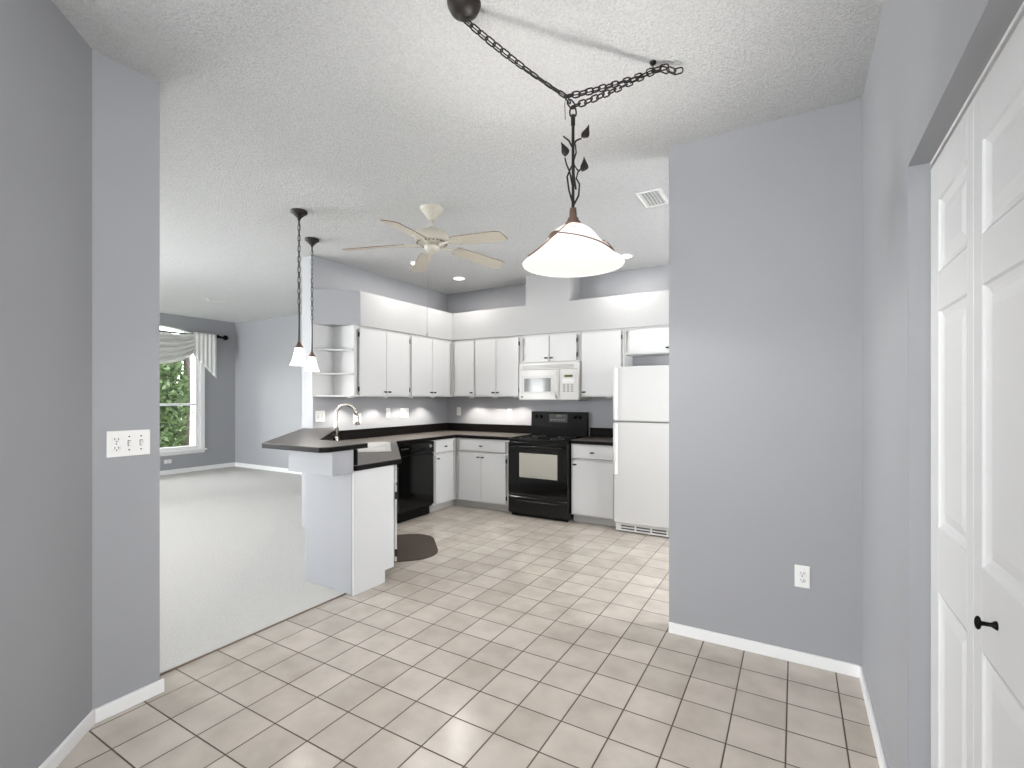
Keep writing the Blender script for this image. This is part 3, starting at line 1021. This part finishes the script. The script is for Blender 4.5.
nrm = Vector((0, -sl.y, sl.x))
rotm = nrm.to_track_quat('Z', 'Y').to_matrix().to_4x4()
for x in (-0.315, -0.245, 0.215, 0.285):
    MB().lathe([(0.0001, 0.022), (0.020, 0.022), (0.022, 0.018), (0.026, 0.0)], seg=20, mtx=Matrix.Translation(bgp(x, 0.14)) @ rotm).box(-0.004, 0.004, -0.02, 0.02, 0.02, 0.03, Matrix.Translation(bgp(x, 0.14)) @ rotm).build('control_knob', M['black_matte'], bgo)
MB().box(-0.125, 0.125, -0.055, 0.045, 0, 0.003, Matrix.Translation(bgp(0, 0.125)) @ rotm).build('clock_panel', M['slot'], bgo)
MB().box(-0.03, 0.03, 0.0, 0.022, 0.003, 0.005, Matrix.Translation(bgp(0, 0.14)) @ rotm).build('clock_display', M['display'], bgo)
for k in range(6):
    MB().box(-0.105 + 0.035 * k, -0.085 + 0.035 * k, -0.03, -0.02, 0.003, 0.005, Matrix.Translation(bgp(0, 0.125)) @ rotm).build('button', M['grey_plastic'], bgo)

# over-the-range microwave
mw = thing('microwave', 'white over-the-range microwave mounted above the black range', 'microwave', (-2.547, 5.22, 1.357))
hw = 0.393


def curved(x0, x1, z0, z1, y0, y1, bow=0.03, n=10, half=0.393):
    f = lambda x: y0 - bow * (1 - (x / half) ** 2)
    poly = [(x0 + (x1 - x0) * k / n, f(x0 + (x1 - x0) * k / n)) for k in range(n + 1)] + [(x1, y1), (x0, y1)]
    return MB().prism(poly, z0, z1)


bx(-hw, hw, 0.012, 0.388, 0.012, 0.454).build('body', M['whiteapp'], mw, 0.006)
bx(-hw + 0.02, hw - 0.02, 0.02, 0.36, 0.0, 0.0115).build('underside', M['grey_plastic'], mw)
gv = curved(-hw, hw, 0.372, 0.454, -0.005, 0.012).build('vent_grille', M['whiteapp'], mw, 0.004)
for k in range(3):
    curved(-0.34, 0.34, 0.388 + 0.014 * k, 0.393 + 0.014 * k, -0.0065, 0.0).build('slot', M['button'], gv)
mdo = curved(-hw, 0.165, 0.012, 0.368, -0.005, 0.012).build('door', M['whiteapp'], mw, 0.004)
curved(-0.352, 0.085, 0.088, 0.300, -0.0065, 0.0).build('window_surround', M['fridge'], mdo)
curved(-0.312, 0.055, 0.108, 0.268, -0.0078, 0.0).build('window', M['mwglass'], mdo)
MB().tube([(0.128, -0.035, 0.345), (0.122, -0.075, 0.28), (0.120, -0.085, 0.19), (0.122, -0.075, 0.10), (0.128, -0.035, 0.03)], [0.012, 0.013, 0.013, 0.013, 0.012], 12).build('handle', M['whiteapp'], mdo)
MB().lathe([(0.0001, 0.002), (0.010, 0.002), (0.010, 0.0)], seg=20, mtx=Matrix.Translation((-0.345, -0.0125, 0.045)) @ Matrix.Rotation(PI / 2, 4, 'X')).build('round_emblem', M['slot'], mdo)
mc = curved(0.170, hw, 0.012, 0.368, -0.005, 0.012).build('control_panel', M['whiteapp'], mw, 0.004)
curved(0.225, 0.325, 0.275, 0.302, -0.0075, 0.0).build('display', M['display'], mc)
curved(0.20, 0.34, 0.205, 0.258, -0.0065, 0.0).build('label_strip', M['plate'], mc)
for r in range(4):
    for c in range(3):
        curved(0.21 + 0.047 * c, 0.238 + 0.047 * c, 0.105 + 0.024 * r, 0.117 + 0.024 * r, -0.0065, 0.0, n=2).build('button', M['button'], mc)

# fridge
fg = thing('refrigerator', 'white top-freezer refrigerator standing beside the grey partition', 'refrigerator', (-1.25, 4.90, 0))
hw = 0.38
bx(-hw, hw, 0.075, 0.69, 0.03, 1.705).build('body', M['fridge'], fg, 0.006)
fd = bx(-hw, hw, 0.0, 0.068, 1.152, 1.715).build('freezer_door', M['fridge'], fg, 0.012)
rd = bx(-hw, hw, 0.0, 0.068, 0.095, 1.138).build('fridge_door', M['fridge'], fg, 0.012)


def fhandle(z0, z1, parent):
    n = 10
    mb = MB().prism([(-hw + 0.004, -0.0005), (-hw + 0.004, -0.03), (-hw + 0.012, -0.042), (-hw + 0.034, -0.042), (-hw + 0.048, -0.0005)], z0, z1)
    return mb.build('handle', M['fridge'], parent, 0.006)


fhandle(1.165, 1.70, fd)
fhandle(0.60, 1.128, rd)
bx(-hw + 0.004, hw - 0.004, 0.01, 0.074, 1.139, 1.151).build('door_gasket', M['button'], fg)
gr = bx(-hw + 0.012, hw - 0.012, 0.03, 0.045, 0.012, 0.09).build('toe_grille', M['whiteapp'], fg, 0.002)
for k in range(2):
    for q in range(4):
        bx(-hw + 0.07 + 0.16 * q, -hw + 0.21 + 0.16 * q, 0.0285, 0.032, 0.03 + 0.028 * k, 0.044 + 0.028 * k).build('slot', M['slot'], gr)
for s in (-1, 1):
    bx(s * 0.33 - 0.02, s * 0.33 + 0.02, 0.06, 0.12, 0, 0.03).build('foot', M['black_matte'], fg)

# ------------------------------------------------------------------ mat
def slice_mat():
    s0, s1, t0, t1, r = 0.03, 0.475, 4.22, 5.03, 0.24
    pts = [st(s0, t0), ]
    for k in range(9):
        a = -PI / 2 + (PI / 2) * k / 8
        pts.append(st(s1 - r + r * math.cos(a), t0 + r + r * math.sin(a)))
    for k in range(9):
        a = (PI / 2) * k / 8
        pts.append(st(s1 - r + r * math.cos(a), t1 - r + r * math.sin(a)))
    pts.append(st(s0, t1))
    return pts


mo = MB().prism(slice_mat(), 0.001, 0.011).build('floor_mat', M['mat'], None, 0.003)
tag(mo, 'dark brown kitchen mat with rounded front on the tiles before the sink', 'mat')


# ------------------------------------------------------------------ chains
def link_pts(L_, w, n=5):
    r = w / 2
    h = L_ / 2 - r
    p = []
    for k in range(n + 1):
        a = PI * k / n
        p.append((h + r * math.sin(a), r * math.cos(a), 0))
    for k in range(n + 1):
        a = PI * k / n
        p.append((-h - r * math.sin(a), -r * math.cos(a), 0))
    return p


def chain(mb, path, L_=0.042, w=0.022, wire=0.0031, pitch=0.8, jig=0.0, roll0=0.0):
    path = [Vector(p) for p in path]
    seg = [(path[i + 1] - path[i]).length for i in range(len(path) - 1)]
    tot = sum(seg)
    n = max(1, round(tot / (L_ * pitch)))
    step = tot / n
    for i in range(n):
        d = (i + 0.5) * step
        k = 0
        while k < len(seg) - 1 and d > seg[k]:
            d -= seg[k]
            k += 1
        p = path[k].lerp(path[k + 1], d / seg[k])
        t_ = (path[k + 1] - path[k]).normalized()
        q = t_.to_track_quat('X', 'Z').to_matrix().to_4x4()
        m = Matrix.Translation(p) @ q @ Matrix.Rotation(roll0 + (i % 2) * PI / 2 + 0.4 * jig * math.sin(i * 2.7), 4, 'X')
        mb.tube(link_pts(L_, w), wire, 6, True, m, ref=(0, 0, 1))
    return mb


# ------------------------------------------------------------------ swag pendant with dome shade
E_R = Vector((math.cos(math.radians(30.24)), math.sin(math.radians(30.24)), 0))
E_F = Vector((-E_R.y, E_R.x, 0))
DC = Vector((-0.794, 1.864, 0))
CAN = Vector((-1.083, 1.497, CEIL))
HOOK = Vector((-0.545, 2.18, CEIL))
sw = thing('swag_pendant', 'bronze leafy swag light with frosted dome shade hung on chains', 'pendant light', (DC.x, DC.y, 1.95))
org = Vector((DC.x, DC.y, 1.95))
rel = lambda v: Vector(v) - org
prof = [(0.0001, -0.058), (0.014, -0.058), (0.017, -0.050), (0.030, -0.046), (0.050, -0.032), (0.060, -0.014), (0.064, 0.0)]
MB().lathe(prof, rel(CAN), 32).build('ceiling_canopy', M['bronze'], sw)
J = Vector((DC.x, DC.y, 2.645)) - E_R * 0.030
ring = Vector((DC.x, DC.y, 2.583))
c1 = MB()


def sag(a, b, s, n=8):
    a, b = Vector(a), Vector(b)
    return [a.lerp(b, k / n) - Vector((0, 0, s * 4 * (k / n) * (1 - k / n))) for k in range(n + 1)]


chain(c1, [rel(p) for p in sag(CAN + Vector((0, 0, -0.058)), J, 0.012)], jig=1.0)
c1.tube([rel(p) for p in sag(CAN + Vector((0, 0, -0.058)), J, 0.015)], 0.0022, 6)
c1.build('chain', M['bronze'], sw)
c2 = MB()
HK = HOOK + Vector((0, 0, -0.035))
chain(c2, [rel(p) for p in sag(J, HK, 0.012)], jig=1.0)
chain(c2, [rel(p) for p in sag(ring + Vector((0, 0, 0.02)), HK + Vector((0.0, 0, -0.01)), 0.006)], jig=1.0)
c2.tube([rel(p) for p in sag(J, HK, 0.015)], 0.0022, 6)
chain(c2, [rel(J), rel(ring + Vector((0, 0, 0.02)))], jig=1.0)
loop = [HK, HK + E_R * 0.05 + Vector((0, 0, 0.012)), HK + E_R * 0.10 + Vector((0, 0, -0.008)), HK + E_R * 0.13 + Vector((0, 0, 0.0))]
chain(c2, [rel(p) for p in loop], jig=1.0)
chain(c2, [rel(p + Vector((0, 0, -0.012))) for p in loop[:3]], jig=1.0, roll0=0.8)
c2.build('chain', M['bronze'], sw)
hk = MB()
hk.lathe([(0.0001, -0.012), (0.012, -0.010), (0.015, 0.0)], rel(HOOK), 16)
hk.tube([rel(HOOK + Vector((0, 0, -0.01))), rel(HOOK + Vector((0, 0, -0.025))), rel(HK + E_R * 0.012 + Vector((0, 0, -0.004))), rel(HK + Vector((0, 0, -0.014))), rel(HK - E_R * 0.01)], 0.003, 8)
hk.build('ceiling_hook', M['bronze'], sw)
MB().tube([rel(J), rel(J + Vector((0, 0, -0.03)) - E_R * 0.004), rel(J + Vector((0, 0, -0.095)) - E_R * 0.002)], 0.0014, 6).build('loose_wire', M['bronze'], sw)
stm = MB()
stm.tube([rel(ring - Vector((0, 0, 0.02))), rel((DC.x, DC.y, 2.18))], 0.0062, 10)
stm.tube([rel(ring - Vector((0, 0, 0.015))), rel((DC.x, DC.y, 2.525))], 0.009, 10)
rp = []
for k in range(16):
    a = 2 * PI * k / 16
    rp.append(rel(ring + E_R * 0.013 * math.sin(a) * (1 - 0.25 * math.cos(a)) + Vector((0, 0, 0.024 * math.cos(a)))))
stm.tube(rp, 0.0034, 8, True, ref=tuple(E_F))
stm.build('stem', M['bronze'], sw)
vn = MB()


def cp_(lat, z, f=0.0):
    return rel(DC + E_R * lat + E_F * f + Vector((0, 0, z)))


for path in ([(0, 2.20), (-0.018, 2.25), (-0.025, 2.31), (-0.012, 2.345), (0.0, 2.37), (0.012, 2.41), (0.008, 2.44), (0.0, 2.45)],
             [(0.0, 2.19), (0.022, 2.23), (0.026, 2.28), (0.015, 2.31), (0.021, 2.335), (0.034, 2.345)],
             [(0.004, 2.20), (-0.004, 2.27), (-0.014, 2.33), (-0.026, 2.37), (-0.033, 2.395)],
             [(0.0, 2.435), (0.01, 2.455), (0.028, 2.468), (0.035, 2.475)],
             [(0.0, 2.43), (-0.018, 2.455), (-0.040, 2.478)],
             [(0.012, 2.26), (0.002, 2.32), (0.004, 2.36), (0.02, 2.345), (0.03, 2.34)]):
    vn.tube([cp_(l, z, -0.012 * math.sin(i * 1.4)) for i, (l, z) in enumerate(path)], [0.0042 - 0.0016 * i / len(path) for i in range(len(path))], 8)
vn.build('vine', M['bronze'], sw)
for (l, z, tilt) in ((0.033, 2.470, -35), (-0.033, 2.392, 12), (0.036, 2.330, -12)):
    a0 = math.radians(tilt)
    up = E_R * (-math.sin(a0)) + Vector((0, 0, math.cos(a0)))
    sd = E_R * math.cos(a0) + Vector((0, 0, math.sin(a0)))
    lf = MB()
    prof_l = [(0, 0.002), (0.10, 0.45), (0.25, 0.9), (0.4, 1.0), (0.55, 0.8), (0.75, 0.4), (0.9, 0.15), (1.0, 0.02)]
    vs = []
    for (u_, w_) in prof_l:
        ctr = DC + E_R * l + Vector((0, 0, z)) + up * (0.062 * u_) + sd * (0.006 * math.sin(u_ * 4)) + E_F * -0.008
        vs += [rel(ctr - sd * 0.0165 * w_ + E_F * 0.003 * w_), rel(ctr - E_F * 0.003), rel(ctr + sd * 0.0165 * w_ + E_F * 0.003 * w_)]
    fs = []
    for i in range(len(prof_l) - 1):
        for j in range(2):
            fs.append((i * 3 + j, i * 3 + j + 1, i * 3 + 4 + j, i * 3 + 3 + j))
    lf._add(vs, fs, True)
    lf.build('metal_leaf', M['bronze'], sw, solid=0.002)
MB().lathe([(0.0001, 0.232), (0.013, 0.232), (0.015, 0.215), (0.016, 0.195), (0.022, 0.19), (0.024, 0.18), (0.033, 0.170), (0.035, 0.158), (0.02, 0.156)], (0, 0, 0), 24).build('socket_cap', M['bronze_cap'], sw)
DP = [(r_, 1.951 + (z_ - 1.951) * 0.91) for (r_, z_) in [(0.024, 2.126), (0.045, 2.121), (0.070, 2.106), (0.092, 2.082), (0.110, 2.055), (0.131, 2.027), (0.153, 2.000), (0.178, 1.977), (0.200, 1.962), (0.2095, 1.951)]]
MB().lathe([(r, z - 1.95) for (r, z) in DP] + [(0.207, -0.004), (0.203, 0.002)], (0, 0, 0), 56).build('dome_shade', M['shade'], sw)
MB().sphere((0, 0, 0.085), 0.032, 16, 10).build('bulb', M['bulb'], sw)


def rad_at(z):
    for (r0, z0), (r1, z1) in zip(DP[:-1], DP[1:]):
        if z1 <= z <= z0:
            return r0 + (r1 - r0) * (z0 - z) / (z0 - z1)
    return DP[-1][0]


def on_dome(phi, z, g=0.004):
    a = math.radians(phi)
    r = rad_at(z) + g
    return rel(DC + E_R * r * math.sin(a) - E_F * r * math.cos(a) + Vector((0, 0, z + 0.002)))


wv = MB()
wv.tube([on_dome(-20 - 55 * k / 10, 2.105 - 0.139 * k / 10) for k in range(11)], 0.0028, 6)
wv.tube([on_dome(-45 + 120 * k / 14, 2.055 - 0.072 * k / 14) for k in range(15)], 0.0028, 6)
wv.tube([on_dome(75, 1.986), on_dome(74, 2.0, 0.012), on_dome(72, 2.02, 0.014), on_dome(70, 2.035, 0.004)], 0.0024, 6)
wv.build('shade_vine', M['bronze_cap'], sw)
lf = MB()
cs = [on_dome(-62 + 22 * k / 6, 2.042 + 0.015 * k / 6, 0.006) for k in range(7)]
wd = [0.3, 0.9, 1.0, 1.0, 0.9, 0.6, 0.2]
vs = []
for c_, w_ in zip(cs, wd):
    vs += [c_ - Vector((0, 0, 0.011 * w_)), c_ - E_F * 0.004, c_ + Vector((0, 0, 0.011 * w_))]
lf._add(vs, [(i * 3 + j, i * 3 + j + 1, i * 3 + 4 + j, i * 3 + 3 + j) for i in range(6) for j in range(2)], True)
lf.build('metal_leaf', M['bronze_cap'], sw, solid=0.002)
light('dome_bulb_light', 'POINT', (DC.x, DC.y, 2.0), 22, color=(1, 0.97, 0.93), radius=0.035)
light('dome_added_uplight', 'SPOT', (DC.x, DC.y, 2.03), 235, (PI, 0, 0), color=(1, 0.97, 0.93), spot=math.radians(128), blend=0.8, radius=0.05)  # extra upward spot added to brighten the ceiling, not a second bulb


# ------------------------------------------------------------------ ceiling lamp added out of view to brighten the living room
lc = thing('added_ceiling_lamp', 'round flush lamp added out of view to brighten the living room', 'ceiling light', (-5.6, 0.8, CEIL))
MB().lathe([(0.0001, -0.03), (0.17, -0.03), (0.18, -0.001)], (0, 0, 0), 36).build('lamp_base', M['vent'], lc)
MB().lathe([(0.16, -0.031), (0.155, -0.06), (0.12, -0.09), (0.06, -0.105), (0.0001, -0.11)], (0, 0, 0), 36).build('diffuser', M['shade_small'], lc)
light('added_lamp_light', 'POINT', (-5.6, 0.8, CEIL - 0.20), 65, color=(0.98, 0.99, 1.0), radius=0.12)  # fill light of the added lamp

# ------------------------------------------------------------------ small pendants over the bar
def rsq(w, z, n=6):
    h = w / 2
    r = h * 0.28
    out = []
    for (sx, sy, a0) in ((1, 1, 0), (-1, 1, PI / 2), (-1, -1, PI), (1, -1, 1.5 * PI)):
        for k in range(n):
            a = a0 + PI / 2 * k / (n - 1)
            out.append((sx * (h - r) + r * math.cos(a), sy * (h - r) + r * math.sin(a), z))
    return out


def pendant(label, x, y, ztop, zbot):
    t = thing('pendant_light', label, 'pendant light', (x, y, zbot), math.radians(30), 'pendants over the breakfast bar')
    H = CEIL - zbot
    MB().lathe([(0.0001, H - 0.075), (0.010, H - 0.075), (0.014, H - 0.06), (0.030, H - 0.045), (0.044, H - 0.03), (0.064, H - 0.016), (0.064, H - 0.001)], (0, 0, 0), 28).build('ceiling_canopy', M['bronze'], t)
    zs = ztop - zbot + 0.05
    zc = zs + 0.30
    c_ = MB()
    chain(c_, [(0, 0, H - 0.07), (0, 0, zc)], 0.050, 0.019, 0.0028, 0.86, 0.3)
    c_.tube([(0.003, 0, H - 0.07), (-0.003, 0.002, (H + zc) / 2), (0.002, 0, zc)], 0.0025, 6)
    c_.build('chain', M['bronze'], t)
    MB().tube([(0, 0, zc), (0.001, 0, zc - 0.1), (0, 0, zs - 0.01)], 0.0062, 8).build('rod', M['bronze'], t)
    MB().lathe([(0.0001, zs), (0.010, zs), (0.014, zs - 0.015), (0.034, zs - 0.047), (0.032, zs - 0.052)], (0, 0, 0), 20).build('socket_cap', M['bronze_cap'], t)
    sh_ = MB()
    hh_ = ztop - zbot
    lv = [(0.048, hh_), (0.060, hh_ * 0.72), (0.078, hh_ * 0.38), (0.096, hh_ * 0.14), (0.113, 0.0)]
    rings = [rsq(w, z) for (w, z) in lv]
    n = len(rings[0])
    vs = [p for r in rings for p in r]
    fs = [(i * n + k, i * n + (k + 1) % n, (i + 1) * n + (k + 1) % n, (i + 1) * n + k) for i in range(len(rings) - 1) for k in range(n)]
    sh_._add(vs, fs, True)
    sh_.build('shade', M['shade_small'], t, solid=0.004)
    MB().sphere((0, 0, 0.06), 0.022, 12, 8).build('bulb', M['bulb'], t)
    light('pendant_bulb_light', 'POINT', (x, y, zbot + 0.02), 6, color=(1, 0.94, 0.86), radius=0.03)


pendant('white glass pendant on a dark chain over the bar end, nearer the viewer', -3.431, 2.498, 1.795, 1.652)
pendant('white glass pendant on a dark chain over the bar beside the open shelves', -3.933, 3.002, 1.780, 1.640)

# ------------------------------------------------------------------ ceiling fan
FC = (-2.471, 2.986)
fan = thing('ceiling_fan', 'cream five-blade ceiling fan with pull chain in the kitchen', 'ceiling fan', (FC[0], FC[1], CEIL))
MB().lathe([(0.092, 0.0), (0.094, -0.012), (0.080, -0.022), (0.062, -0.05), (0.036, -0.085), (0.020, -0.10), (0.0001, -0.102)], (0, 0, 0), 36).build('ceiling_canopy', M['fan'], fan)
MB().tube([(0, 0, -0.095), (0, 0, -0.165)], 0.013, 14).build('downrod', M['fan'], fan)
mh = MB().lathe([(0.0001, -0.150), (0.022, -0.152), (0.026, -0.165), (0.075, -0.178), (0.118, -0.195), (0.135, -0.220), (0.136, -0.255), (0.124, -0.272), (0.105, -0.283), (0.085, -0.292), (0.0001, -0.293)], (0, 0, 0), 44).build('motor_housing', M['fan'], fan)
for k in range(24):
    a = 2 * PI * k / 24
    mtx = Matrix.Rotation(a, 4, 'Z') @ Matrix.Translation((0.1145, 0, -0.279)) @ Matrix.Rotation(math.radians(-55), 4, 'Y')
    MB().box(-0.003, 0.002, -0.006, 0.006, -0.009, 0.009, mtx).build('vent_slot', M['slot'], mh)
MB().lathe([(0.0001, -0.295), (0.062, -0.296), (0.062, -0.310), (0.055, -0.335), (0.040, -0.352), (0.015, -0.360), (0.0001, -0.361)], (0, 0, 0), 32).build('switch_housing', M['fan'], fan)
for k in range(5):
    a = math.radians(69 + 72 * k)
    RM = Matrix.Rotation(a, 4, 'Z') @ Matrix.Translation((0, 0, -0.276)) @ Matrix.Rotation(math.radians(5.5), 4, 'Y') @ Matrix.Rotation(math.radians(-12), 4, 'X')
    out = []
    for (x, w) in ((0.215, 0.050), (0.225, 0.056), (0.40, 0.064), (0.65, 0.070), (0.682, 0.060), (0.690, 0.045)):
        out.append((x, w))
    poly = [(x, -w) for (x, w) in out] + [(x, w) for (x, w) in out[::-1]]
    bl = MB().prism(poly, -0.003, 0.003, mtx=RM).build('blade', M['fan_blade'], fan)
    bl.data.materials.append(M['blade_edge'])
    for pf in bl.data.polygons:
        if len(pf.vertices) == 4:
            pf.material_index = 1
    br = MB()
    RB = Matrix.Rotation(a, 4, 'Z')
    br.tube([(0.075, 0, -0.292), (0.12, 0.0, -0.302), (0.16, 0, -0.300), (0.20, 0, -0.302)], [0.013, 0.012, 0.010, 0.010], 10, mtx=RB)
    br.prism([(0.19, -0.016), (0.215, -0.042), (0.27, -0.038), (0.285, -0.012), (0.285, 0.012), (0.27, 0.038), (0.215, 0.042), (0.19, 0.016)], -0.010, -0.0035, mtx=RM)
    for (sx, sy) in ((0.235, -0.025), (0.235, 0.025), (0.27, 0.0)):
        br.lathe([(0.0001, -0.0135), (0.005, -0.0125), (0.006, -0.010)], (sx, sy, 0), 10, mtx=RM)
    br.build('blade_bracket', M['fan'], bl)
PCH = MB()
c0 = Vector(E_R) * -0.03 - Vector(E_F) * 0.045
PCH.tube([c0 + Vector((0, 0, -0.345)), c0 + Vector((0, 0, -0.99))], 0.0011, 6)
for k in range(0, 64):
    PCH.sphere(c0 + Vector((0, 0, -0.35 - k * 0.01)), 0.0021, 6, 4)
PCH.lathe([(0.0001, 0.0), (0.005, 0.004), (0.006, 0.02), (0.003, 0.03), (0.0001, 0.031)], c0 + Vector((0, 0, -1.02)), 10)
PCH.build('pull_chain', M['grey_plastic'], fan)

# ------------------------------------------------------------------ recessed lights, vents, pucks
CL = ['recessed ceiling light nearest the inner kitchen corner', 'recessed ceiling light glowing just behind the fan blade', 'recessed ceiling light over the fridge, beside the dome shade']
for (cx, cy), lb in zip(CANS, CL):
    t = thing('recessed_light', lb, 'ceiling light', (cx, cy, CEIL), 0, 'recessed kitchen lights')
    MB().lathe([(0.062, -0.004), (0.066, -0.012), (0.088, -0.008), (0.092, -0.0005)], (0, 0, 0), 32).build('trim_ring', M['vent'], t)
    MB().lathe([(0.0001, -0.006), (0.064, -0.006)], (0, 0, 0), 32).build('lens', M['lens'], t)


def vent(name, label, cx, cy, lx, ly, slats_along='y'):
    t = thing(name, label, 'vent', (cx, cy, CEIL))
    f = MB()
    f.prism([(-lx, -ly), (lx, -ly), (lx, ly), (-lx, ly)], -0.010, -0.0005, [[(-lx + 0.022, -ly + 0.022), (lx - 0.022, -ly + 0.022), (lx - 0.022, ly - 0.022), (-lx + 0.022, ly - 0.022)]])
    f.build('frame', M['vent'], t, 0.002)
    bx(-lx + 0.02, lx - 0.02, -ly + 0.02, ly - 0.02, -0.003, -0.001).build('duct', M['vent_in'], t)
    n = 6
    for k in range(n):
        if slats_along == 'y':
            x = -lx + 0.03 + (2 * lx - 0.06) * k / (n - 1)
            MB().box(-0.008, 0.008, -ly + 0.02, ly - 0.02, -0.0012, 0.0012, Matrix.Translation((x, 0, -0.007)) @ Matrix.Rotation(math.radians(35), 4, 'Y')).build('slat', M['vent'], t)
        else:
            y = -ly + 0.03 + (2 * ly - 0.06) * k / (n - 1)
            MB().box(-lx + 0.02, lx - 0.02, -0.008, 0.008, -0.0012, 0.0012, Matrix.Translation((0, y, -0.007)) @ Matrix.Rotation(math.radians(35), 4, 'X')).build('slat', M['vent'], t)


vent('ceiling_vent', 'white slatted air vent in the kitchen ceiling near the grey partition', -0.916, 3.666, 0.09, 0.155)
vent('ceiling_vent', 'flat air vent in the living room ceiling', -7.73, 4.17, 0.06, 0.15)

PUCK = [((-4.16, 3.66), 'puck light under the upper cabinets, right beside the open shelves'),
        ((-4.16, 4.16), 'puck light under the middle of the cabinet beside the open shelves'),
        ((-4.16, 4.60), 'puck light under the left-wall uppers, third from the open shelves'),
        ((-4.16, 5.02), 'puck light under the left-wall uppers, nearest the corner'),
        ((-3.80, 5.42), 'puck light under the single-door corner cabinet'),
        ((-3.42, 5.42), 'puck light under the pair of doors left of the microwave, at its middle'),
        ((-3.10, 5.42), 'puck light under the back wall uppers, right beside the microwave'),
        ((-1.86, 5.42), 'unlit puck light under the wide cabinet beside the fridge')]
for i, ((px, py), lb) in enumerate(PUCK):
    t = thing('puck_light', lb, 'under-cabinet light', (px, py, UZ0), 0, 'under-cabinet puck lights')
    lit = i < 7
    MB().lathe([(0.034, -0.0005), (0.034, -0.014), (0.028, -0.016), (0.028, -0.012)], (0, 0, 0), 24).build('housing', M['vent'], t)
    MB().lathe([(0.0001, -0.012), (0.028, -0.012)], (0, 0, 0), 24).build('lens', M['lens'] if lit else M['plate'], t)
    if lit:
        light('puck_bulb', 'SPOT', (px, py, UZ0 - 0.02), 12, color=(1, 0.95, 0.88), spot=math.radians(125), blend=0.5, radius=0.02)


# ------------------------------------------------------------------ wall plates
def plate(label, loc, rot, W, H, gangs):
    """local x along the wall, -y out of it; gangs: list of (kind, x)"""
    t = thing('wall_plate', label, 'outlet plate', loc, rot)
    bx(-W / 2, W / 2, -0.006, -0.0005, -H / 2, H / 2).build('plate', M['plate'], t, 0.003)
    for (k, x) in gangs:
        if k == 'outlet':
            for s in (-1, 1):
                r = MB().lathe([(0.0001, 0.0025), (0.0155, 0.0025), (0.017, 0.0)], seg=20, mtx=Matrix.Translation((x, -0.006, s * 0.019)) @ Matrix.Rotation(PI / 2, 4, 'X') @ Matrix.Diagonal((1, 0.85, 1, 1))).build('receptacle', M['trim'], t)
                sl_ = MB()
                sl_.box(x - 0.008, x - 0.005, -0.0092, -0.0084, s * 0.019 - 0.002, s * 0.019 + 0.007)
                sl_.box(x + 0.005, x + 0.008, -0.0092, -0.0084, s * 0.019 - 0.002, s * 0.019 + 0.006)
                sl_.lathe([(0.0001, 0.0), (0.0028, 0.0)], seg=10, mtx=Matrix.Translation((x, -0.0090, s * 0.019 - 0.008)) @ Matrix.Rotation(PI / 2, 4, 'X'))
                sl_.build('slots', M['slot'], r)
            MB().lathe([(0.0001, 0.0018), (0.003, 0.001), (0.0034, 0)], seg=10, mtx=Matrix.Translation((x, -0.006, 0)) @ Matrix.Rotation(PI / 2, 4, 'X')).build('screw', M['grey_plastic'], t)
        elif k == 'switch':
            bx(x - 0.006, x + 0.006, -0.0068, -0.006, -0.013, 0.013).build('slot', M['slot'], t)
            MB().box(-0.0042, 0.0042, -0.012, 0.0, -0.0095, 0.0095, Matrix.Translation((x, -0.006, 0.002)) @ Matrix.Rotation(math.radians(22), 4, 'X')).build('toggle', M['trim'], t)
            for s in (-1, 1):
                MB().lathe([(0.0001, 0.0018), (0.003, 0.001), (0.0034, 0)], seg=10, mtx=Matrix.Translation((x, -0.006, s * 0.030)) @ Matrix.Rotation(PI / 2, 4, 'X')).build('screw', M['slot'], t)


plate('white outlet plate low on the grey partition wall', (0.034, 2.97, 0.458), 0, 0.070, 0.116, [('outlet', 0)])
plate('white three-gang plate with outlet and two switches on the left grey wall', (-2.60, 1.021, 1.192), PI / 2, 0.166, 0.116, [('outlet', -0.048), ('switch', 0.0), ('switch', 0.046)])
plate('white switch plate on the backsplash under the open shelves', (XL, 3.427, 1.195), PI / 2, 0.118, 0.116, [('switch', -0.023), ('switch', 0.023)])
plate('white outlet plate on the backsplash behind the faucet', (XL, 3.93, 1.155), PI / 2, 0.118, 0.116, [('outlet', -0.023), ('switch', 0.023)])
plate('single white outlet plate on the backsplash, between two double plates', (XL, 4.425, 1.205), PI / 2, 0.072, 0.116, [('outlet', 0)])
plate('double white plate on the left backsplash above the dishwasher side', (XL, 4.72, 1.195), PI / 2, 0.150, 0.120, [('outlet', -0.034), ('outlet', 0.034)])
plate('white switch plate on the back wall near the kitchen corner', (-4.148, YB, 1.195), 0, 0.072, 0.116, [('switch', 0)])
plate('white switch plate on the back wall beside the range', (-3.305, YB, 1.19), 0, 0.072, 0.116, [('switch', 0)])
plate('small white plate low on the living room wall below the window', (-9.7, 4.40, 0.245), PI / 2, 0.12, 0.07, [('outlet', 0)])
